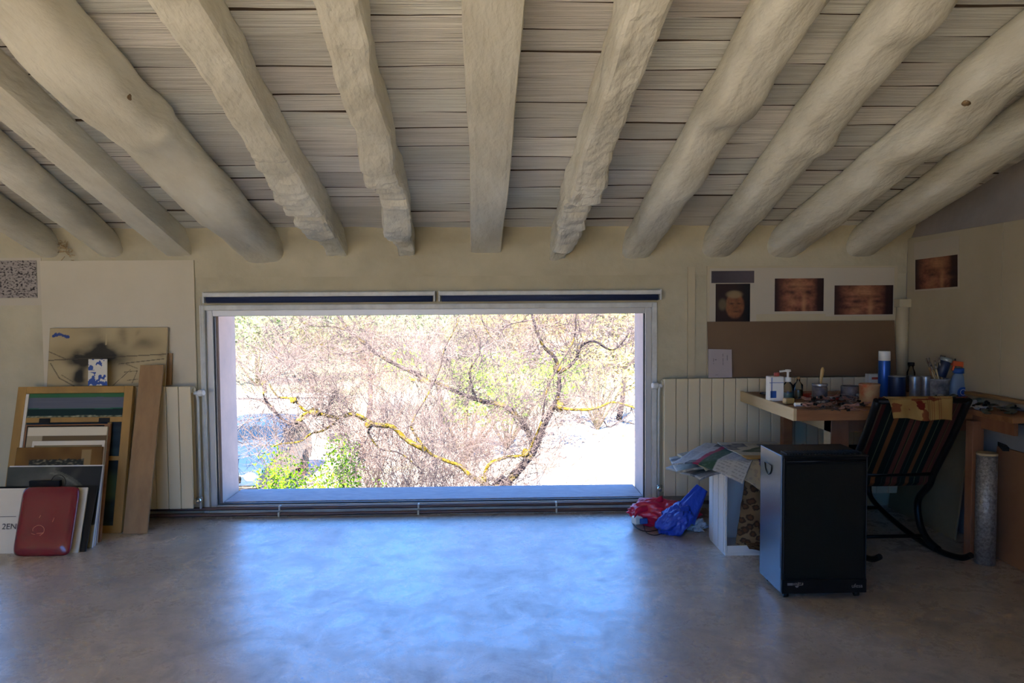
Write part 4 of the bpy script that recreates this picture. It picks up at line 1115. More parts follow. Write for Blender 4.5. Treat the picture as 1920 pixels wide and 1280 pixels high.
ST = [(0, c8(66, 24, 20)), (.05, c8(86, 74, 52)), (.062, c8(66, 24, 20)), (.11, c8(20, 22, 18)), (.13, c8(18, 25, 20)), (.19, c8(92, 96, 70)), (.20, c8(18, 25, 20)), (.26, c8(104, 66, 34)), (.31, c8(20, 22, 18)), (.34, c8(17, 23, 20)), (.385, c8(48, 60, 52)), (.395, c8(18, 24, 20)), (.44, c8(84, 48, 38)), (.50, c8(30, 28, 20)), (.51, c8(92, 84, 54)), (.52, c8(84, 48, 38)), (.58, c8(18, 24, 20)), (.62, c8(44, 58, 52)), (.63, c8(14, 28, 22)), (.68, c8(98, 62, 34)), (.73, c8(16, 28, 22)), (.785, c8(90, 96, 72)), (.795, c8(14, 26, 20)), (.86, c8(84, 48, 38)), (.91, c8(30, 26, 18)), (.92, c8(96, 84, 52)), (.93, c8(84, 48, 38)), (1.01, c8(20, 20, 18))]
def stripe(u, v):
    c = ST[0][1]
    for a, b in ST:
        if u >= a: c = b
    return tuple(x * .78 + y for x, y in zip(c, (.004, .004, .004)))
path = cr([(0, 3.760, .906), (0, 3.785, .875), (0, 3.92, .66), (0, 4.06, .44), (0, 4.085, .38), (0, 4.16, .355), (0, 4.35, .385), (0, 4.58, .44), (0, 4.69, .485)], 5)
def sling(u, v):
    L = v * (len(path) - 1); i = min(int(L), len(path) - 2); p = path[i].lerp(path[i + 1], L - i)
    sag = .018 * (1 - (2 * u - 1) ** 2)
    return V((lerp(CX0 + .008, CX1 - .004, u), p.y - sag * .2, p.z - sag * .3))
mb = MB(); mb.sheet(sling, 130, 40, -.004, stripe); mb.build('sling', M_vcf, rc)
# cushion box under seat
P = onY(1665, 952, 4.3); mb = MB(); 
# stained cloth over the chair back
def cloth_c(u, v):
    c = mixc(c8(158, 128, 76), c8(138, 106, 58), .5 + nz((u * 4, v * 3, 2)))
    for k in range(7):
        if abs(v - (.10 + k * .055)) < .010: c = mixc(c, c8(70, 34, 24), .6)
    if .58 < u < .84 and (abs((u * 26) % 1 - .5) < .14): c = mixc(c, c8(110, 40, 28), .65)
    s = fbm((u * 3.2, v * 3.2, 5), 1, 4, 3)
    if s > .22: c = mixc(c, c8(100, 34, 24), .8)
    if G(u, v, .49, .68, .07, .14) > .45 + .3 * nz((u * 20, v * 15, 1)): c = c8(96, 30, 20)
    if G(u, v, .27, .15, .10, .16) > .55: c = mixc(c, c8(80, 62, 46), .8)
    return c
pA, pB, pC, pD = onY(1662, 741, 3.715), onY(1786, 741, 3.715), onY(1786, 789, 3.76), onY(1677, 785, 3.76)
def cloth(u, v):
    f = .006 * math.sin(u * 17 + v * 2) + .004 * math.sin(u * 31)
    if v < .28:      # over the top rail and a little down the far side
        a = v / .28; top = pA.lerp(pB, u); ang = lerp(PI * .95, 0, a)
        return V((top.x, 3.757 + math.cos(ang) * -.0 + (.030 * math.cos(PI - ang)) * -1 * -1, .958 + .024 * math.sin(ang))) + V((0, f * .3, 0)) if False else V((top.x + .002 * math.sin(v * 20), 3.757 - .036 * math.cos(ang) + f * .3, .906 + .014 * math.sin(ang) - (.05 * (1 - a) ** 2)))
    a = (v - .28) / .72; p = pA.lerp(pB, u).lerp(pD.lerp(pC, u), a); q0 = V((p.x, lerp(3.721, 3.772, a) - .004 + f * .6, lerp(.906, p.z + .006 * math.sin(u * 9), a)))
    return q0
mb = MB(); mb.sheet(cloth, 90, 60, .002, cloth_c)
tag(mb.build('stained_cloth', M_vcf), 'yellow checked cloth with red paint stains hung over the rocking chair back', 'cloth')

# ------------------------------------------------------------------ gas heater
P0 = onZ(1465, 1125, 0); YH = P0.y; hx0 = onY(1466, 1000, YH).x; hx1 = onY(1628, 1000, YH).x
hz0 = onY(1500, 1113, YH).z; hz1 = onY(1500, 853, YH).z; YHB = YH + .285
ht = thing('gas_heater', ((hx0 + hx1) / 2, (YH + YHB) / 2, 0), 'black portable gas heater on castors, standing before the table', 'heater')
mb = MB(); mb.box(hx0 + .006, hx1 - .006, YH + .008, YHB - .006, hz0 + .004, hz1 - .012); mb.build('body', M_black, ht, bevel=.006)
mb = MB(); mb.box(hx0, hx0 + .006, YH + .012, YHB, hz0, hz1 - .004); s_ = mb.build('side_panel', M_heaterside, ht, bevel=.003); s_['label'] = 'steel blue side panel'
mb = MB(); mb.box(hx0 - .003, hx0, YH + .012, YH + .075, hz0 + .12, hz1 - .006); mb.build('side_trim', M_heaterside, ht, bevel=.0015)
mb = MB(); hy = (YH + YHB) / 2 + .03
mb.tube([(hx0 - .002, hy + .045 * math.cos(a), hz1 - .075 - .05 * math.sin(a)) for a in [PI * k / 12 for k in range(13)]] , .003, 6, closed=True); mb.build('handle_recess', M_black, ht)
mb = MB(); mb.box(hx1 - .006, hx1, YH + .012, YHB, hz0, hz1 - .004); mb.build('side_panel', M_black, ht, bevel=.003)
mb = MB(); mb.box(hx0 + .002, hx1 - .002, YH, YHB - .002, hz1 - .014, hz1 - .002); mb.build('top_plate', M_black, ht, bevel=.004)
mb = MB()
for k in range(26): mb.obox((hx0 + .03 + k * (hx1 - hx0 - .06) / 25, YH + .055, hz1 + .001), .005, .075, .008)
mb.build('top_vent', M_black, ht)
mb = MB(); mb.box(hx0 + .018, hx1 - .018, YH + .004, YH + .012, hz0 + .07, hz1 - .045); mb.build('mesh_grille', M_blackm, ht, bevel=.001)
mb = MB(); mb.tube([(hx0 + .02, YH, hz1 - .03), (hx1 - .02, YH, hz1 - .03)], .006, 8); mb.build('guard_bar', M_black, ht)
mb = MB(); mb.box(hx0 + .003, hx1 - .003, YH + .001, YH + .010, hz0, hz0 + .065); mb.build('front_foot_panel', M_black, ht, bevel=.003)
for x in (hx0 + .035, hx1 - .035):
    for y in (YH + .04, YHB - .04):
        mb = MB(); mb.lathe((x - .012, y, .0155), [(.010, 0), (.0155, .002), (.0155, .022), (.010, .024)], 16, (1, 0, 0)); mb.box(x - .009, x + .009, y - .012, y + .012, .012, hz0 + .004); mb.build('castor', M_black, ht)
M_logo = mat('logo_silver', (.22, .20, .18), .4)
def fmtx(x, y, z): 
    m = Matrix(((1, 0, 0), (0, 0, 1), (0, 1, 0))).transposed().to_4x4(); m = Matrix(((1, 0, 0, x), (0, 0, -1, y), (0, 1, 0, z), (0, 0, 0, 1))); return m
p = onY(1607, 1098, YH); text('ufesa', .026, M_logo, ht, fmtx(p.x, YH - .0005, p.z), 'logo_text')
# left emblem: a banded badge with a small shield under it
p = onY(1492, 1095, YH); mb = MB(); yy = YH - .001
for (dx, dz, w_, h_) in ((-.026, .004, .026, .0025), (-.026, 0, .026, .0025), (-.026, -.004, .026, .0025), (-.008, 0, .003, .010), (-.001, .001, .003, .010), (.006, .001, .003, .010), (.013, .003, .003, .011), (.020, .005, .012, .003), (.033, .001, .004, .010), (.020, -.004, .024, .0025), (.006, -.010, .016, .004), (.006, -.014, .009, .003)):
    mb.box(p.x + dx - w_ / 2, p.x + dx + w_ / 2, yy, YH + .002, p.z + dz - h_ / 2, p.z + dz + h_ / 2)
mb.build('emblem', M_logo, ht)

# ------------------------------------------------------------------ white open box, newspapers, bags
ya = onZ(1363, 1041, 0).y; yb_ = onZ(1332, 1011, 0).y; bx0 = onZ(1363, 1041, 0).x; bw = .42; bh = onY(1362, 889, ya).z
M_boxw = mat('white_laminate', (.60, .60, .58), .35, spec=.4)
wb = thing('white_drawer_box', (bx0 + bw / 2, (ya + yb_) / 2, 0), 'white open-fronted box standing left of the black heater', 'box')
mb = MB(); mb.box(bx0 - .012, bx0, ya, yb_, .012, bh); 
for k in range(3): mb.box(bx0 - .016, bx0 - .012, ya + .02 + k * .10, ya + .09 + k * .10, .012, bh)
mb.build('side_panel', M_boxw, wb, bevel=.003)
mb = MB(); mb.box(bx0 + bw, bx0 + bw + .012, ya, yb_, .012, bh); mb.build('side_panel', M_boxw, wb, bevel=.002)
mb = MB(); mb.box(bx0, bx0 + bw, yb_ - .012, yb_, .012, bh); mb.build('back_panel', M_boxw, wb)
mb = MB(); mb.box(bx0 - .012, bx0 + bw + .012, ya - .004, yb_, .0, .014); mb.build('base', M_boxw, wb)
mb = MB(); mb.box(bx0, bx0 + bw, ya - .004, ya + .008, .014, .055); mb.build('front_lip', M_boxw, wb, bevel=.002)
# leopard print cushion stuffed in
def leo(u, v):
    c = mixc(c8(120, 100, 74), c8(96, 78, 56), .5 + nz((u * 4, v * 4, 1)))
    best = 9; 
    gx, gy = u * 8, v * 9
    for i in range(int(gx) - 1, int(gx) + 2):
        for j in range(int(gy) - 1, int(gy) + 2):
            r_ = random.Random(i * 71 + j * 13); cx, cy = i + r_.random(), j + r_.random()
            d = math.hypot(gx - cx, (gy - cy)); best = min(best, d)
    if .22 < best < .42 + .1 * nz((u * 30, v * 30, 2)): c = mixc(c, c8(44, 32, 28), .85)
    elif best <= .22: c = c8(84, 58, 40)
    return c
mb = MB(); cc = V((bx0 + .22, ya + .10, .20))
def cush(u, v):
    a = (u - .5) * 2; b = (v - .5) * 2; e_ = (1 - a ** 4) * (1 - b ** 4)
    return a, b, e_
def cushF(u, v):
    a, b, e_ = cush(u, v); x = .055 + a * .17 + b * .04; z = .205 + b * .175 - a * .03; y = ya + .05 + .04 * b - .055 * e_ + .012 * nz((a * 3, b * 3, 1))
    return V((bx0 + .205 + x, y, z))
def cushB(u, v):
    a, b, e_ = cush(u, v); p = cushF(u, v); p.y = ya + .05 + .04 * b + .055 * e_; return p
mb.grid(cushF, 90, 90, leo); mb.grid(lambda u, v: cushB(1 - u, v), 30, 30, leo)
tag(mb.build('leopard_cushion', M_vcf), 'leopard print cushion stuffed in the white open box', 'cushion')
mb = MB()
def flap(u, v):
    return V((lerp(bx0 + .10, bx0 + .40, u), ya - .015 - .055 * v - .02 * math.sin(u * 5), .07 - .062 * v * (.2 + .8 * u) + .004 * math.sin(u * 14)))
mb.sheet(flap, 50, 20, .004, leo); tag(mb.build('leopard_cloth', M_vcf), 'pale patterned cloth spilling out over the front lip of the white box', 'cloth')

# newspapers on top
def news(seed, base=(168, 166, 158), dark=.5):
    def f(u, v):
        c = c8(*base)
        col_ = (u * 5) % 1; row = (v * 46 + seed) % 1
        blk = nz((int(u * 5) * 1.7, int(v * 7) * 2.3, seed)) 
        if .08 < col_ < .92 and row < .5 and nz((u * 90, v * 60, seed)) > -.2: c = mixc(c, c8(90, 90, 92), dark)
        if blk > .28: c = mixc(c8(110, 112, 110), c8(60, 62, 70), .5 + nz((u * 14, v * 14, seed)))
        return c
    return f
ztop = bh + .006
def paper(cx, cy, w_, d_, rz, z, cf, label, droopx=0, droopy=0, seed=0, t=.004, name='newspaper'):
    mz = Matrix.Rotation(rz, 3, 'Z'); mb = MB()
    def f(u, v):
        p = mz @ V(((u - .5) * w_, (v - .5) * d_, 0)); X = cx + p.x; Y = cy + p.y
        over = max(0, (bx0 - .02) - X); overy = max(0, ya - Y)
        return V((X, Y, z - droopx * over ** 1.5 - droopy * overy ** 1.3 + .010 * nz((X * 5, Y * 5, seed)) + .003 * nz((X * 20, Y * 20, seed))))
    mb.sheet(f, 70, 70, t, cf); return tag(mb.build(name, M_vcp), label, 'newspaper')
cyb = (ya + yb_) / 2
NL = ['grey newspaper at the bottom of the stack, drooping far left over the box edge', 'newspaper with a torn left corner, second from the bottom of the stack', 'cream newspaper in the middle of the stack on the white box']
M_newsb = 0
paper(bx0 + .03, cyb + .08, .50, .40, .25, ztop + .010, news(1, (150, 152, 150)), NL[0], .45, .8, 1, .012)
paper(bx0 + .02, cyb + .10, .52, .36, -.12, ztop + .032, news(2, (164, 158, 140)), NL[1], .38, .6, 2, .012)
paper(bx0 + .08, cyb + .06, .48, .42, .12, ztop + .054, news(3, (158, 152, 128)), NL[2], .30, .9, 3, .012)
def bandp(u, v):
    c = news(4, (172, 174, 172))(u, v)
    if .30 < u < .40: c = c8(150, 44, 74)
    elif .40 <= u < .60: c = c8(52, 82, 66) if nz((u * 30, v * 30, 2)) > -.35 else c8(80, 110, 96)
    return c
paper(bx0 + .03, cyb + .04, .40, .56, -.62 + PI / 2 * 0 + .95 * 0 + .0, ztop + .074, bandp, 'newspaper with pink and green diagonal bands on top of the stack', .22, 1.0, 4, .006)
def tri(u, v):
    c = news(6, (160, 154, 132), .35)(u, v)
    d = min(seg((u, v), (.2, .45), (.85, .80)), seg((u, v), (.2, .45), (.9, .38)), seg((u, v), (.85, .80), (.9, .38)))
    if d < .05: c = c8(44, 62, 38)
    if v < .16: c = c8(150, 116, 60)
    if v > .9: c = c8(170, 166, 150)
    return c
paper(bx0 + .27, cyb + .08, .36, .46, .05, ztop + .086, tri, 'cream printed sheet with a dark green triangle, top right of the stack', .3, .6, 6, .004)
def scrib(u, v):
    c = c8(158, 146, 120)
    for a, b in (((.25, .8), (.45, .3)), ((.45, .3), (.55, .7)), ((.55, .7), (.75, .25)), ((.3, .6), (.7, .5))):
        if seg((u, v), a, b) < .02: c = c8(62, 58, 104)
    return mixc(c, c8(96, 90, 100), .35) if nz((u * 14, v * 20, 3)) > .2 else c
paper(bx0 + .22, ya + .02, .30, .34, -.5, ztop + .072, scrib, 'crumpled paper with blue scribbles hanging over the front of the white box', .2, 1.9, 8, .005)

def crumple(name, c, rx, ry, rz_, m, label, cat, seed, amp=.3, tilt=0, group=None, parts=None):
    t = thing(name, (c[0], c[1], 0), label, cat); mb = MB(); mb.smooth = True; c = V(c)
    def f(u, v):
        a = u * 2 * PI; b = (v - .5) * PI
        d = V((math.cos(a) * math.cos(b), math.sin(a) * math.cos(b), math.sin(b)))
        k = 1 + amp * (abs(nz(d, 1.6, seed)) * 1.6 - .3) + amp * .35 * (abs(nz(d, 4.2, seed + 3)) - .2) * 1.6 + amp * .10 * nz(d, 11, seed + 7)
        p = V((d.x * rx, d.y * ry, d.z * rz_)) * k
        p.z += tilt * p.x
        q = c + p; q.z = max(.002, q.z); return q
    mb.grid(f, 84, 48); mb.build('bag_body', m, t); return t
M_redbag = mat('red_plastic_bag', (.50, .012, .05), .28, spec=.6, bump=.008, bscale=14, stretch=(1, 2.5, 1))
M_bluebag = mat('blue_plastic_bag', (.02, .06, .42), .28, spec=.6, bump=.008, bscale=16, stretch=(2, 1, 1))
pr = onZ(1240, 985, 0)
rbg = crumple('red_plastic_bag', (pr.x + .01, pr.y + .02, .075), .21, .12, .085, M_redbag, 'crumpled red plastic bag lying on the floor below the window corner', 'bag', 3, .24, -.05)
mb = MB(); a = V((pr.x - .14, pr.y - .06, .07)); 
mb.sheet(lambda u, v: V((pr.x - .19 + u * .20, pr.y - .09 - .015 * math.sin(v * PI) + .10 * u, .10 + .06 * u + (v - .5) * .05 + .01 * math.sin(u * 9))), 16, 8, .002); mb.build('handle', M_redbag, rbg)
mb = MB(); mb.obox((pr.x - .165, pr.y - .055, .055), .06, .05, .05, .4); mb.build('contents', M_white, rbg, bevel=.01)
mb = MB(); mb.obox((pr.x - .13, pr.y - .085, .055), .05, .02, .035, .2); mb.build('contents', M_lblue, rbg, bevel=.006)
pb = onZ(1272, 1008, 0)
bbg = crumple('blue_plastic_bag', (pb.x + .0, pb.y + .10, .075), .105, .09, .085, M_bluebag, 'blue plastic bag leaning against the white box', 'bag', 8, .30, .35)
mb = MB()
def bagneck(u, v):
    a = u * 2 * PI; ctr = V((pb.x + .06 + .13 * v, pb.y + .11 + .05 * v, .09 + .17 * v)); w_ = lerp(.085, .035, v) * (1 + .25 * math.sin(a * 5) * v)
    return ctr + V((math.cos(a) * w_ * .8, math.sin(a) * w_ * .5, -math.cos(a) * w_ * .55))
mb.smooth = True; mb.grid(bagneck, 40, 14); mb.build('bag_neck', M_bluebag, bbg)
mb = MB(); p = onZ(1185, 978, .004); q = onZ(1240, 1001, .004)
mb.tube(cr([p, onZ(1195, 990, .004), onZ(1215, 996, .004), onZ(1245, 990, .02)]), .003, 6); tag(mb.build('black_cable', M_black), 'thin black cable trailing from under the red bag', 'cable')
mb = MB(); mb.tube(cr([onZ(1207, 985, .004), onZ(1212, 998, .004), onZ(1228, 1003, .004), onZ(1243, 999, .01)]), .0026, 6); tag(mb.build('black_cable', M_black), 'short black cable loop just in front of the blue bag', 'cable')
pn = onZ(1312, 1002, .0); crumple('crumpled_plastic', (pn.x, pn.y + .08, .03), .05, .05, .035, mat('grey_film', (.34, .38, .42), .3), 'crumpled clear grey plastic between the blue bag and the white box', 'plastic wrap', 14, .6)
# ------------------------------------------------------------------ outdoors
GZ = -2.6
def hillz(x, y):
    h = 0
    if y > 27: h = (y - 27) * .085 + 1.6 * sm(40, 90, y)
    h += sm(24, 40, y) * .7 * nz((x * .08, y * .08, 0)) + .05 * nz((x * .5, y * .5, 2))
    return GZ + h
def gcol(x, y):
    g = fbm((x * .13, y * .13, 0), 1, 3, 4); f = fbm((x * 1.3, y * 1.3, 5), 1, 9, 3)
    pale = (.36, .33, .30)
    grass = mixc((.16, .20, .09), (.26, .25, .15), .5 + g)
    t = sm(24, 32, y) * sm(-.35, .15, g + .15)
    c = mixc(pale, grass, t)
    if y < 26: c = mixc(c, (.20, .20, .11), .6 * sm(.25, .6, f))
    if 14.5 < y < 19 and x > 1: c = mixc(c, (.17, .15, .09), .8 * sm(.0, .5, f) * sm(14.5, 16, y) * sm(18.5, 17, y))
    if y > 60: c = mixc(c, (.10, .14, .11), .5)
    return c
mb = MB()
ysn = [5.43 + .6 * k for k in range(60)] + [42 + 3 * k for k in range(40)]
xsn = [-110 + 5 * k for k in range(17)] + [-28 + 1.0 * k for k in range(56)] + [30 + 5 * k for k in range(17)]
mb.smooth = True
for y in ysn:
    for x in xsn: mb.addv((x, y, hillz(x, y)), gcol(x, y))
for j in range(len(ysn) - 1):
    for i in range(len(xsn) - 1):
        a = j * len(xsn) + i; mb._f((a, a + 1, a + len(xsn) + 1, a + len(xsn)))
M_ground = mat('dry_ground', vc=True, rough=1, spec=0)
tag(mb.build('garden_ground', M_ground, origin=(0, 5.43, GZ)), kind='structure')
mb = MB(); mb.box(-60, 40, -90, YB - .2, GZ - .2, -.02)
M_yard = mat('pale_yard', (.50, .45, .38), 1, spec=0)
tag(mb.build('yard_ground', M_yard), kind='structure')

M_bark = mat('lilac_bark', (.045, .035, .043), .9, spec=.1, nscale=6, ncol=(.11, .085, .018), namt=.9, ramp=(.52, .60))
M_lich = mat('lichen_bark', (.13, .095, .012), .9, spec=.1, nscale=9, ncol=(.045, .035, .038), namt=.9, ramp=(.50, .62))
M_twig = mat('pinkish_twigs', (.105, .085, .092), .9, spec=.1)
M_twigr = mat('reddish_twigs', (.105, .068, .062), .9, spec=.1)
M_twigy = mat('yellowish_twigs', (.12, .105, .060), .9, spec=.1)
M_leafg = mat('bright_green_leaves', (.17, .34, .008), .7, spec=.2, nscale=3, ncol=(.10, .24, .01), namt=.9)
M_leafp = mat('pale_green_leaves', (.13, .18, .075), .8, spec=.1, nscale=1.5, ncol=(.10, .15, .075), namt=.9)
M_leafy = mat('yellow_green_leaves', (.20, .20, .06), .8, spec=.1, nscale=1.5, ncol=(.17, .13, .06), namt=.9)

def limbpts(pp, wob=.02, n=5, seed=0):
    """polyline of (px,py,Y) -> smooth world polyline"""
    P = [onY(a, b, Y) for a, b, Y in pp]; out = []
    for i in range(len(P) - 1):
        p0, p1, p2, p3 = P[max(i - 1, 0)], P[i], P[i + 1], P[min(i + 2, len(P) - 1)]
        for k in range(n):
            t = k / n
            q = .5 * ((2 * p1) + (p2 - p0) * t + (2 * p0 - 5 * p1 + 4 * p2 - p3) * t * t + (3 * p1 - p0 - 3 * p2 + p3) * t ** 3)
            q = q + V((nz(q, 3, seed), nz(q, 3, seed + 5), nz(q, 3, seed + 9))) * wob
            out.append(q)
    out.append(P[-1]); return out
def twigs(mb, rr, p, d, ln, r, depth, spread=.6, droop=0.0, n=4):
    pts = [p]; q = p; dd = d.normalized(); seg_ = ln / n
    for k in range(n):
        dd = (dd + V((rr.gauss(0, .22), rr.gauss(0, .22), rr.gauss(0, .22) - droop))).normalized()
        q = q + dd * seg_; pts.append(q)
    mb.tube(pts, [lerp(r, r * .45, k / n) for k in range(n + 1)], 3, cap=False)
    if depth > 0:
        for k in range(1, n + 1):
            for _ in range(2 if k < n else 1):
                nd = (dd + V((rr.gauss(0, spread), rr.gauss(0, spread), rr.gauss(0, spread) + .1))).normalized()
                twigs(mb, rr, pts[k], nd, ln * rr.uniform(.45, .75), r * .62, depth - 1, spread, droop, max(3, n - 1))
def limb(parent, pp, r0, r1, m, tw=None, twn=10, twl=.7, seed=0, depth=2):
    P = limbpts(pp, seed=seed); mb = MB(); N = len(P)
    mb.tube(P, [lerp(r0, r1, k / (N - 1)) * (1 + .25 * nz((k * .7, seed, 0))) for k in range(N)], 7)
    mb.build('branch', m, parent)
    rr = random.Random(seed)
    for k in range(twn):
        i = rr.randrange(int(N * .1), N - 1); d = V((rr.gauss(0, 1), rr.gauss(0, .5), rr.gauss(.25, .8)))
        twigs(tw, rr, P[i], d, twl * rr.uniform(.6, 1.3), .0045, depth)
# --- main gnarled tree in front of the window
base = onY(925, 905, 9.0); TB = V((base.x + .05, 9.05, GZ))
tr = thing('gnarled_tree', TB, 'bare gnarled tree with yellow lichen, its trunk rising in front of the big window', 'tree')
tw = MB()
mb = MB(); mb.tube([TB, TB + V((-.05, 0, .8)), TB + V((.04, 0, 1.4)), onY(925, 925, 9.02), onY(950, 900, 9.0)], [.17, .14, .13, .12, .10], 10); mb.build('trunk', M_bark, tr)
L_ = [
    ([(930, 925, 9), (965, 890, 8.95), (1000, 850, 8.9), (1020, 800, 8.9), (1045, 745, 8.85), (1048, 700, 8.8)], .085, .035, M_bark, 16),
    ([(1048, 700, 8.8), (1040, 670, 8.7), (1015, 645, 8.6), (1000, 600, 8.5), (990, 540, 8.4)], .04, .018, M_bark, 14),
    ([(1045, 745, 8.85), (1050, 765, 8.8), (1075, 768, 8.7), (1120, 765, 8.6), (1150, 755, 8.5), (1200, 768, 8.4)], .035, .015, M_lich, 14),
    ([(1048, 700, 8.8), (1075, 680, 8.8), (1090, 650, 8.8), (1115, 640, 8.7), (1150, 655, 8.7), (1180, 620, 8.6)], .035, .012, M_bark, 12),
    ([(920, 915, 9), (905, 905, 8.9), (885, 895, 8.8), (862, 872, 8.7), (835, 862, 8.6), (800, 845, 8.5), (770, 800, 8.4)], .05, .022, M_lich, 14),
    ([(800, 845, 8.5), (762, 822, 8.4), (735, 800, 8.3), (700, 796, 8.2), (665, 778, 8.1), (630, 783, 8.0), (600, 775, 7.9), (575, 775, 7.85), (555, 790, 7.8)], .045, .030, M_lich, 20),
    ([(580, 775, 7.85), (548, 796, 7.8), (525, 782, 7.75), (512, 762, 7.7), (500, 752, 7.7), (494, 735, 7.6)], .028, .014, M_bark, 10),
    ([(600, 775, 7.9), (570, 768, 7.9), (550, 748, 7.85), (522, 744, 7.8), (505, 720, 7.8)], .026, .012, M_lich, 10),
    ([(640, 780, 8.0), (612, 805, 7.9), (585, 812, 7.85), (565, 826, 7.8), (530, 832, 7.8), (512, 836, 7.7)], .022, .010, M_lich, 8),
    ([(905, 905, 8.9), (918, 870, 8.85), (945, 860, 8.8), (985, 852, 8.75), (1000, 825, 8.7), (1015, 790, 8.6)], .035, .018, M_lich, 12),
    ([(1000, 850, 8.9), (985, 800, 9.0), (945, 762, 9.1), (895, 750, 9.2), (845, 730, 9.25), (805, 715, 9.3), (770, 712, 9.3)], .05, .034, M_bark, 18),
    ([(805, 720, 9.3), (780, 700, 9.3), (740, 680, 9.3), (705, 662, 9.3), (680, 640, 9.3), (655, 622, 9.3), (640, 600, 9.3), (615, 570, 9.3)], .045, .022, M_bark, 18),
    ([(690, 655, 9.3), (660, 660, 9.2), (625, 662, 9.1), (600, 645, 9.1), (570, 652, 9.0), (545, 640, 9.0), (520, 628, 9.0)], .018, .008, M_bark, 12),
    ([(655, 622, 9.3), (625, 612, 9.2), (590, 612, 9.2), (560, 605, 9.1), (530, 620, 9.0)], .016, .008, M_bark, 12),
    ([(665, 778, 8.1), (640, 750, 8.2), (615, 720, 8.3), (585, 735, 8.3), (560, 715, 8.3), (545, 690, 8.4), (500, 660, 8.5), (450, 640, 8.5)], .014, .008, M_bark, 14),
    ([(700, 796, 8.2), (690, 812, 8.2), (712, 840, 8.3), (750, 850, 8.3), (790, 880, 8.4)], .02, .010, M_bark, 6),
    ([(895, 750, 9.2), (880, 700, 9.2), (900, 660, 9.3), (890, 620, 9.3), (870, 560, 9.3)], .022, .010, M_bark, 16),
    ([(770, 800, 8.4), (790, 760, 8.4), (820, 700, 8.5), (835, 650, 8.5), (860, 600, 8.5), (850, 560, 8.5)], .016, .008, M_bark, 16),
    ([(1120, 765, 8.6), (1140, 800, 8.6), (1165, 790, 8.6), (1200, 800, 8.6)], .012, .006, M_bark, 5),
    ([(1015, 790, 8.6), (1030, 720, 8.5), (1075, 640, 8.5), (1080, 590, 8.4), (1100, 560, 8.4)], .018, .008, M_bark, 16),
    ([(990, 600, 8.5), (950, 610, 8.5), (930, 640, 8.4), (905, 600, 8.4), (900, 560, 8.4)], .013, .006, M_bark, 12),
]
for i, (pp, a, b, m, n) in enumerate(L_): limb(tr, pp, a * .68, b * .62, m, tw, int(n * 1.6), .55, seed=i + 3, depth=2)
o = tw.build('twigs', M_twig, tr); o['kind'] = 'stuff'
# yellow lichen knobs, as swellings on the branches
mb = MB(); mb.smooth = True
for (px, py, Y, r) in ((590, 773, 7.86, .05), (905, 900, 8.88, .06), (1050, 762, 8.78, .06), (985, 850, 8.72, .05), (1045, 690, 8.78, .05), (690, 795, 8.15, .04), (550, 750, 7.84, .035)):
    c_ = onY(px, py, Y)
    mb.grid(lambda u, v: c_ + V((math.cos(u * 2 * PI) * math.sin(v * PI), math.sin(u * 2 * PI) * math.sin(v * PI), math.cos(v * PI))) * r * (1 + .5 * nz((u * 6, v * 5, px))), 12, 8)
mb.build('lichen', M_lich, tr)['kind'] = 'stuff'

# --- thicket shrubs of upright bare stems
def stem_shrub(px, Y, h, wd, n, m, label, seed, group=None, cat='shrub'):
    b = onY(px, 900, Y); B = V((b.x, Y, GZ)); t = thing('bare_shrub', B, label, cat, group)
    rr = random.Random(seed); mb = MB()
    for k in range(int(n * 1.1)):
        p = B + V((rr.gauss(0, wd * .35), rr.gauss(0, .3), 0)); lean_ = V((rr.gauss(0, .16), rr.gauss(0, .10), 1))
        twigs(mb, rr, p, lean_, h * rr.uniform(.4, 1.15), .007, 2, .32, 0, 5)
    o = mb.build('stems', m, t); o['kind'] = 'stuff'
    return t
TH = 'bare thicket shrubs in the garden'
stem_shrub(655, 11.5, 2.3, 1.0, 13, M_twigr, 'bare reddish shrub of upright stems right of the parked car', 1)
stem_shrub(735, 12.5, 3.0, 1.3, 20, M_twigr, 'dense reddish bare shrub in the middle left of the window view', 2)
stem_shrub(815, 12.0, 2.9, 1.2, 20, M_twig, 'pinkish bare shrub left of the gnarled trunk', 3)
stem_shrub(880, 13.5, 3.2, 1.2, 18, M_twigr, 'bare brownish shrub behind the gnarled trunk', 4)
stem_shrub(955, 15.0, 3.4, 1.5, 16, M_twig, 'bare pinkish shrub right of the gnarled trunk', 5)
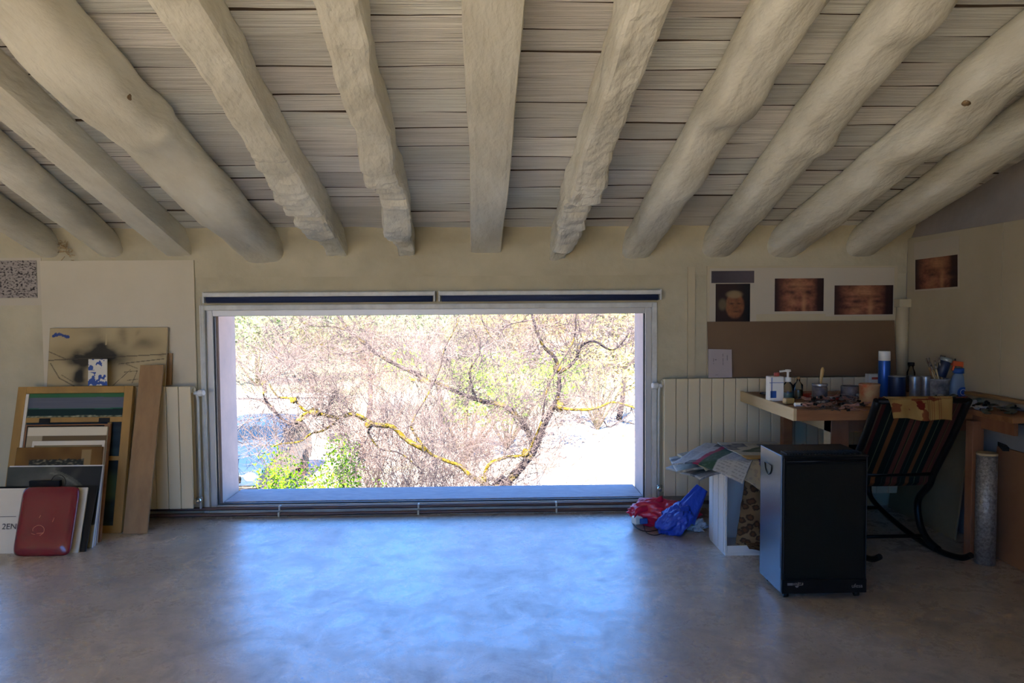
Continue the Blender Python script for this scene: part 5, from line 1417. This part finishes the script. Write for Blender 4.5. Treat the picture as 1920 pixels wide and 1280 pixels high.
# --- leafy shrubs
def leaf_cloud(mb, rr, c, rad, n, s):
    for k in range(n):
        d = V((rr.gauss(0, 1), rr.gauss(0, 1), rr.gauss(0, 1))).normalized() * rr.random() ** .5
        p = V(c) + V((d.x * rad[0], d.y * rad[1], d.z * rad[2]))
        a = V((rr.gauss(0, 1), rr.gauss(0, 1), rr.gauss(0, 1))).normalized(); b = a.orthogonal().normalized()
        b = (b + a.cross(b) * rr.gauss(0, 1)).normalized()
        i = len(mb.v); z = s * rr.uniform(.6, 1.3)
        for q in (p - a * z, p - b * z * .45, p + a * z, p + b * z * .45): mb.addv(q)
        mb._f((i, i + 1, i + 2, i + 3))
def leafy(name, px, Y, ztop, wd, n, s, m, mst, label, seed, cat='shrub', zb=None, group=None, depth_=.8):
    b = onY(px, 700, Y); zb = hillz(b.x, Y) if zb is None else zb
    B = V((b.x, Y, zb)); t = thing(name, B, label, cat, group); rr = random.Random(seed)
    H = ztop - zb; mb = MB(); st = MB()
    for k in range(9):
        tip = B + V((rr.gauss(0, wd * .42), rr.gauss(0, wd * .3 * depth_), H * rr.uniform(.45, .92)))
        mid = B.lerp(tip, .5) + V((rr.gauss(0, .1), 0, .1 * H)); st.tube([B, mid, tip], [.03 * H / 2, .02 * H / 2, .008 * H / 2], 5)
        leaf_cloud(mb, rr, tip, (wd * .32, wd * .3 * depth_, H * .22), n // 9, s)
    st.build('stems', mst, t)['kind'] = 'stuff'; mb.build('foliage', m, t)['kind'] = 'stuff'
    return t
leafy('green_shrub', 578, 8.4, -.33, .85, 5200, .022, M_leafg, M_twigy, 'bright green leafy shrub above the window sill, its left half', 11)
leafy('green_shrub', 655, 8.5, -.33, .85, 5200, .022, M_leafg, M_twigy, 'bright green leafy shrub above the window sill, its right half', 12)
leafy('green_shrub', 870, 19, .15, 2.2, 1500, .07, M_leafg, M_twigy, 'green shrub in the middle distance behind the bare thicket', 13)
leafy('green_shrub', 950, 21, .05, 2.0, 1100, .07, M_leafg, M_twigy, 'green shrub behind the gnarled trunk, right of its neighbour', 14)
leafy('yellow_shrub', 1120, 24, .3, 3.2, 1300, .09, M_leafy, M_twigy, 'yellowish shrub at the top of the pale clearing', 15)
rr = random.Random(99)
PL = ['pale green bush on the far slope, behind the white garden wall', 'yellow green bush on the far slope, at the left edge of the window view',
      'large pale bush on the slope above the parked car', 'pale green rounded bush left of the middle on the slope', 'yellow green bush high on the slope, middle of the view',
      'broad pale bush on the slope behind the thicket', 'pale bush on the slope behind the gnarled trunk', 'yellowish bush on the slope, right of the trunk',
      'pale bush on the slope above the clearing', 'green bush on the slope near the right window edge']
for i, (px, Y, wd, zt, m) in enumerate(((480, 34, 5, 1.6, M_leafp), (455, 44, 6, 3.0, M_leafy), (540, 40, 7, 2.2, M_leafp), (620, 46, 7, 2.6, M_leafp), (700, 52, 8, 3.0, M_leafy),
                         (780, 40, 7, 1.7, M_leafp), (900, 46, 8, 2.2, M_leafp), (980, 38, 6, 1.4, M_leafy), (1070, 42, 7, 1.8, M_leafp), (1170, 36, 6, 1.3, M_leafy))):
    leafy('slope_bush', px, Y, zt, wd, 1600, .17, m, M_twigy, PL[i], 30 + i, 'bush')
# bare pinkish trees on the slope
BT = ['far bare tree at the left of the slope', 'far bare tree above the white wall', 'far bare tree in the left middle of the slope', 'far bare tree at the centre of the slope', 'far bare tree right of the centre of the slope', 'far bare tree above the clearing', 'far bare tree near the right window edge']
for i, (px, Y, h) in enumerate(((500, 24, 4.2), (590, 26, 4.6), (690, 23, 4.2), (830, 22, 4.3), (940, 25, 4.8), (1060, 26, 4.8), (1160, 23, 4.2))):
    b = onY(px, 800, Y); Y = Y + 3; B = V((b.x * (Y / (Y - 3)), Y, hillz(b.x, Y))); t = thing('bare_tree', B, BT[i], 'tree'); mb = MB(); r2 = random.Random(60 + i); st = MB()
    top = B + V((r2.gauss(0, .2), 0, h * .35)); st.tube([B, B.lerp(top, .5) + V((.05, 0, 0)), top], [.11, .09, .07], 7); st.build('trunk', M_bark, t)
    for k in range(14): twigs(mb, r2, top, V((r2.gauss(0, .7), r2.gauss(0, .4), r2.uniform(.3, 1))), h * r2.uniform(.30, .45), .015, 3, .5, 0, 4)
    mb.build('twigs', (M_twig, M_twigy, M_twigr)[i % 3], t)['kind'] = 'stuff'

# low white garden wall, rocks, clay pot shard
M_wwall = mat('garden_wall_white', (.30, .30, .30), .9, spec=.1, nscale=2, ncol=(.24, .23, .22), namt=.8)
mb = MB(); mb.box(-13.5, -4.9, 22.0, 22.35, GZ, -1.2); mb.box(-13.6, -4.8, 21.95, 22.4, -1.2, -1.12)
tag(mb.build('garden_wall', M_wwall), 'low white garden wall behind the parked car', 'wall')
M_rock = mat('pale_rock', (.36, .33, .30), .95, spec=.1, nscale=5, ncol=(.24, .21, .20), namt=.8)
def rock(px, py, r, label, m=M_rock, sq=(1, 1, .6), grp=None):
    c_ = onZ(px, py, GZ + .02); mb = MB(); mb.smooth = True
    mb.grid(lambda u, v: c_ + V((math.cos(u * 2 * PI) * math.sin(v * PI) * sq[0], math.sin(u * 2 * PI) * math.sin(v * PI) * sq[1], math.cos(v * PI) * sq[2])) * r * (1 + .35 * nz((math.cos(u * 2 * PI) * 1.5, math.sin(u * 2 * PI) * 1.5, v * 3 + px))), 18, 10)
    tag(mb.build('rock', m), label, 'rock', grp)
for i, (px, py, r) in enumerate(((1093, 826, .16), (1072, 806, .13), (1100, 800, .12), (1040, 812, .12), (1116, 812, .10), (1083, 792, .12))):
    rock(px, py, r, 'small stone strewn along the top of the pale clearing', grp='stones along the clearing')
rock(1028, 858, .42, 'large dark mound standing for fallen trunk shade, just right of the gnarled trunk', mat('dark_shade_mound', (.16, .13, .13), .95, spec=.1, nscale=5, ncol=(.24, .2, .2), namt=.8), (1.25, .8, .55))  # dark mound added for the shade of a fallen trunk
rock(1190, 816, .36, 'reddish brown boulder at the right edge of the window view', mat('red_rock', (.27, .15, .09), .95, spec=.1, nscale=5, ncol=(.18, .10, .07), namt=.8), (1, .8, .5))

# --- parked car, nose towards the house
M_carb = mat('car_paint', (.016, .034, .068), .45, spec=.25, coat=.15)
M_carg = mat('car_glass', (.006, .016, .035), .12, spec=.35)
M_tyre = mat('tyre', (.02, .02, .02), .8); M_lamp = mat('headlamp_glass', (.55, .58, .60), .15, spec=.8)
Yc = 14.6; right_x = onY(493, 860, Yc).x
cx_ = right_x - .90
car = thing('parked_car', (cx_, Yc + 2, GZ), 'blue car parked nose-on behind the left edge of the window', 'car')
prof = [(0.0, .50), (.05, .72), (.25, .86), (.95, 1.00), (1.25, 1.06), (2.0, 1.44), (2.6, 1.50), (3.4, 1.48), (3.9, 1.30), (4.1, 1.0), (4.2, .5)]   # (length, height)
def car_pt(u, v):
    # u: along length, v across -1..1 over the top
    L = u * (len(prof) - 1); i = min(int(L), len(prof) - 2); f = L - i
    l = lerp(prof[i][0], prof[i + 1][0], f); h = lerp(prof[i][1], prof[i + 1][1], f)
    a = v * 2 - 1; s = abs(a)
    wmax = .90 - .10 * sm(.35, 0, l) - .06 * sm(3.8, 4.2, l)
    belt = min(h, .98); 
    if s > .62:
        q = (s - .62) / .38; x = wmax; z = lerp(belt * .96, .30, q)
        x = wmax * (1 - .05 * q * q) 
    else:
        q = s / .62; top_w = wmax * (.74 if h > 1.05 else .93)
        x = lerp(0, top_w, min(1, q / .8)) if q < .8 else lerp(top_w, wmax, (q - .8) / .2)
        z = h - .03 * (q / .8) ** 2 if q < .8 else lerp(h - .03, belt * .96, ((q - .8) / .2) ** 1.3)
    return V((cx_ + math.copysign(x, a), Yc + l, GZ + z))
mb = MB(); mb.grid(car_pt, 60, 44); 
mb.box(cx_ - .84, cx_ + .84, Yc + .05, Yc + 4.1, GZ + .28, GZ + .45)
mb.build('body', M_carb, car)
def carpatch(u0, u1, v0, v1, name, m, off=.006):
    mb = MB()
    def f(u, v):
        uu, vv = lerp(u0, u1, u), lerp(v0, v1, v); p = car_pt(uu, vv); a = car_pt(uu + .004, vv) - p; b = car_pt(uu, vv + .004) - p
        n = a.cross(b).normalized(); 
        if n.z < 0 and abs(n.z) > .2: n = -n
        if abs(n.z) <= .2 and (p.x - cx_) * n.x < 0: n = -n
        return p + n * off
    mb.grid(f, 12, 12); mb.build(name, m, car)
carpatch(.43, .49, .27, .73, 'windscreen', M_carg)
carpatch(.46, .78, .775, .80, 'side_window', M_carg); carpatch(.46, .78, .20, .225, 'side_window', M_carg)
mb = MB(); mb.box(cx_ - .80, cx_ + .80, Yc - .04, Yc + .12, GZ + .28, GZ + .52); mb.build('bumper', M_black, car, bevel=.04)
for s in (-1, 1):
    mb = MB(); mb.lathe((cx_ + s * .62, Yc + .06, GZ + .68), [(.02, -.05), (.09, -.045), (.12, -.02), (.13, .04)], 16, (0, 1, -.1), .7); mb.build('headlamp', M_lamp, car)
    mb = MB(); mb.obox((cx_ + s * 1.0, Yc + 1.35, GZ + 1.05), .20, .10, .14); mb.bar((cx_ + s * .86, Yc + 1.4, GZ + .98), (cx_ + s * .96, Yc + 1.36, GZ + 1.02), .04, .04); mb.build('wing_mirror', M_carb, car, bevel=.03)
    for l in (.75, 3.35):
        mb = MB(); mb.lathe((cx_ + s * .70, Yc + l, GZ + .31), [(.20, 0), (.30, .01), (.31, .05), (.31, .15), (.30, .19), (.2, .2)], 24, (s, 0, 0)); mb.build('wheel', M_tyre, car)
mb = MB(); mb.box(cx_ - .45, cx_ + .45, Yc - .01, Yc + .06, GZ + .58, GZ + .70); mb.build('grille', M_black, car, bevel=.02)
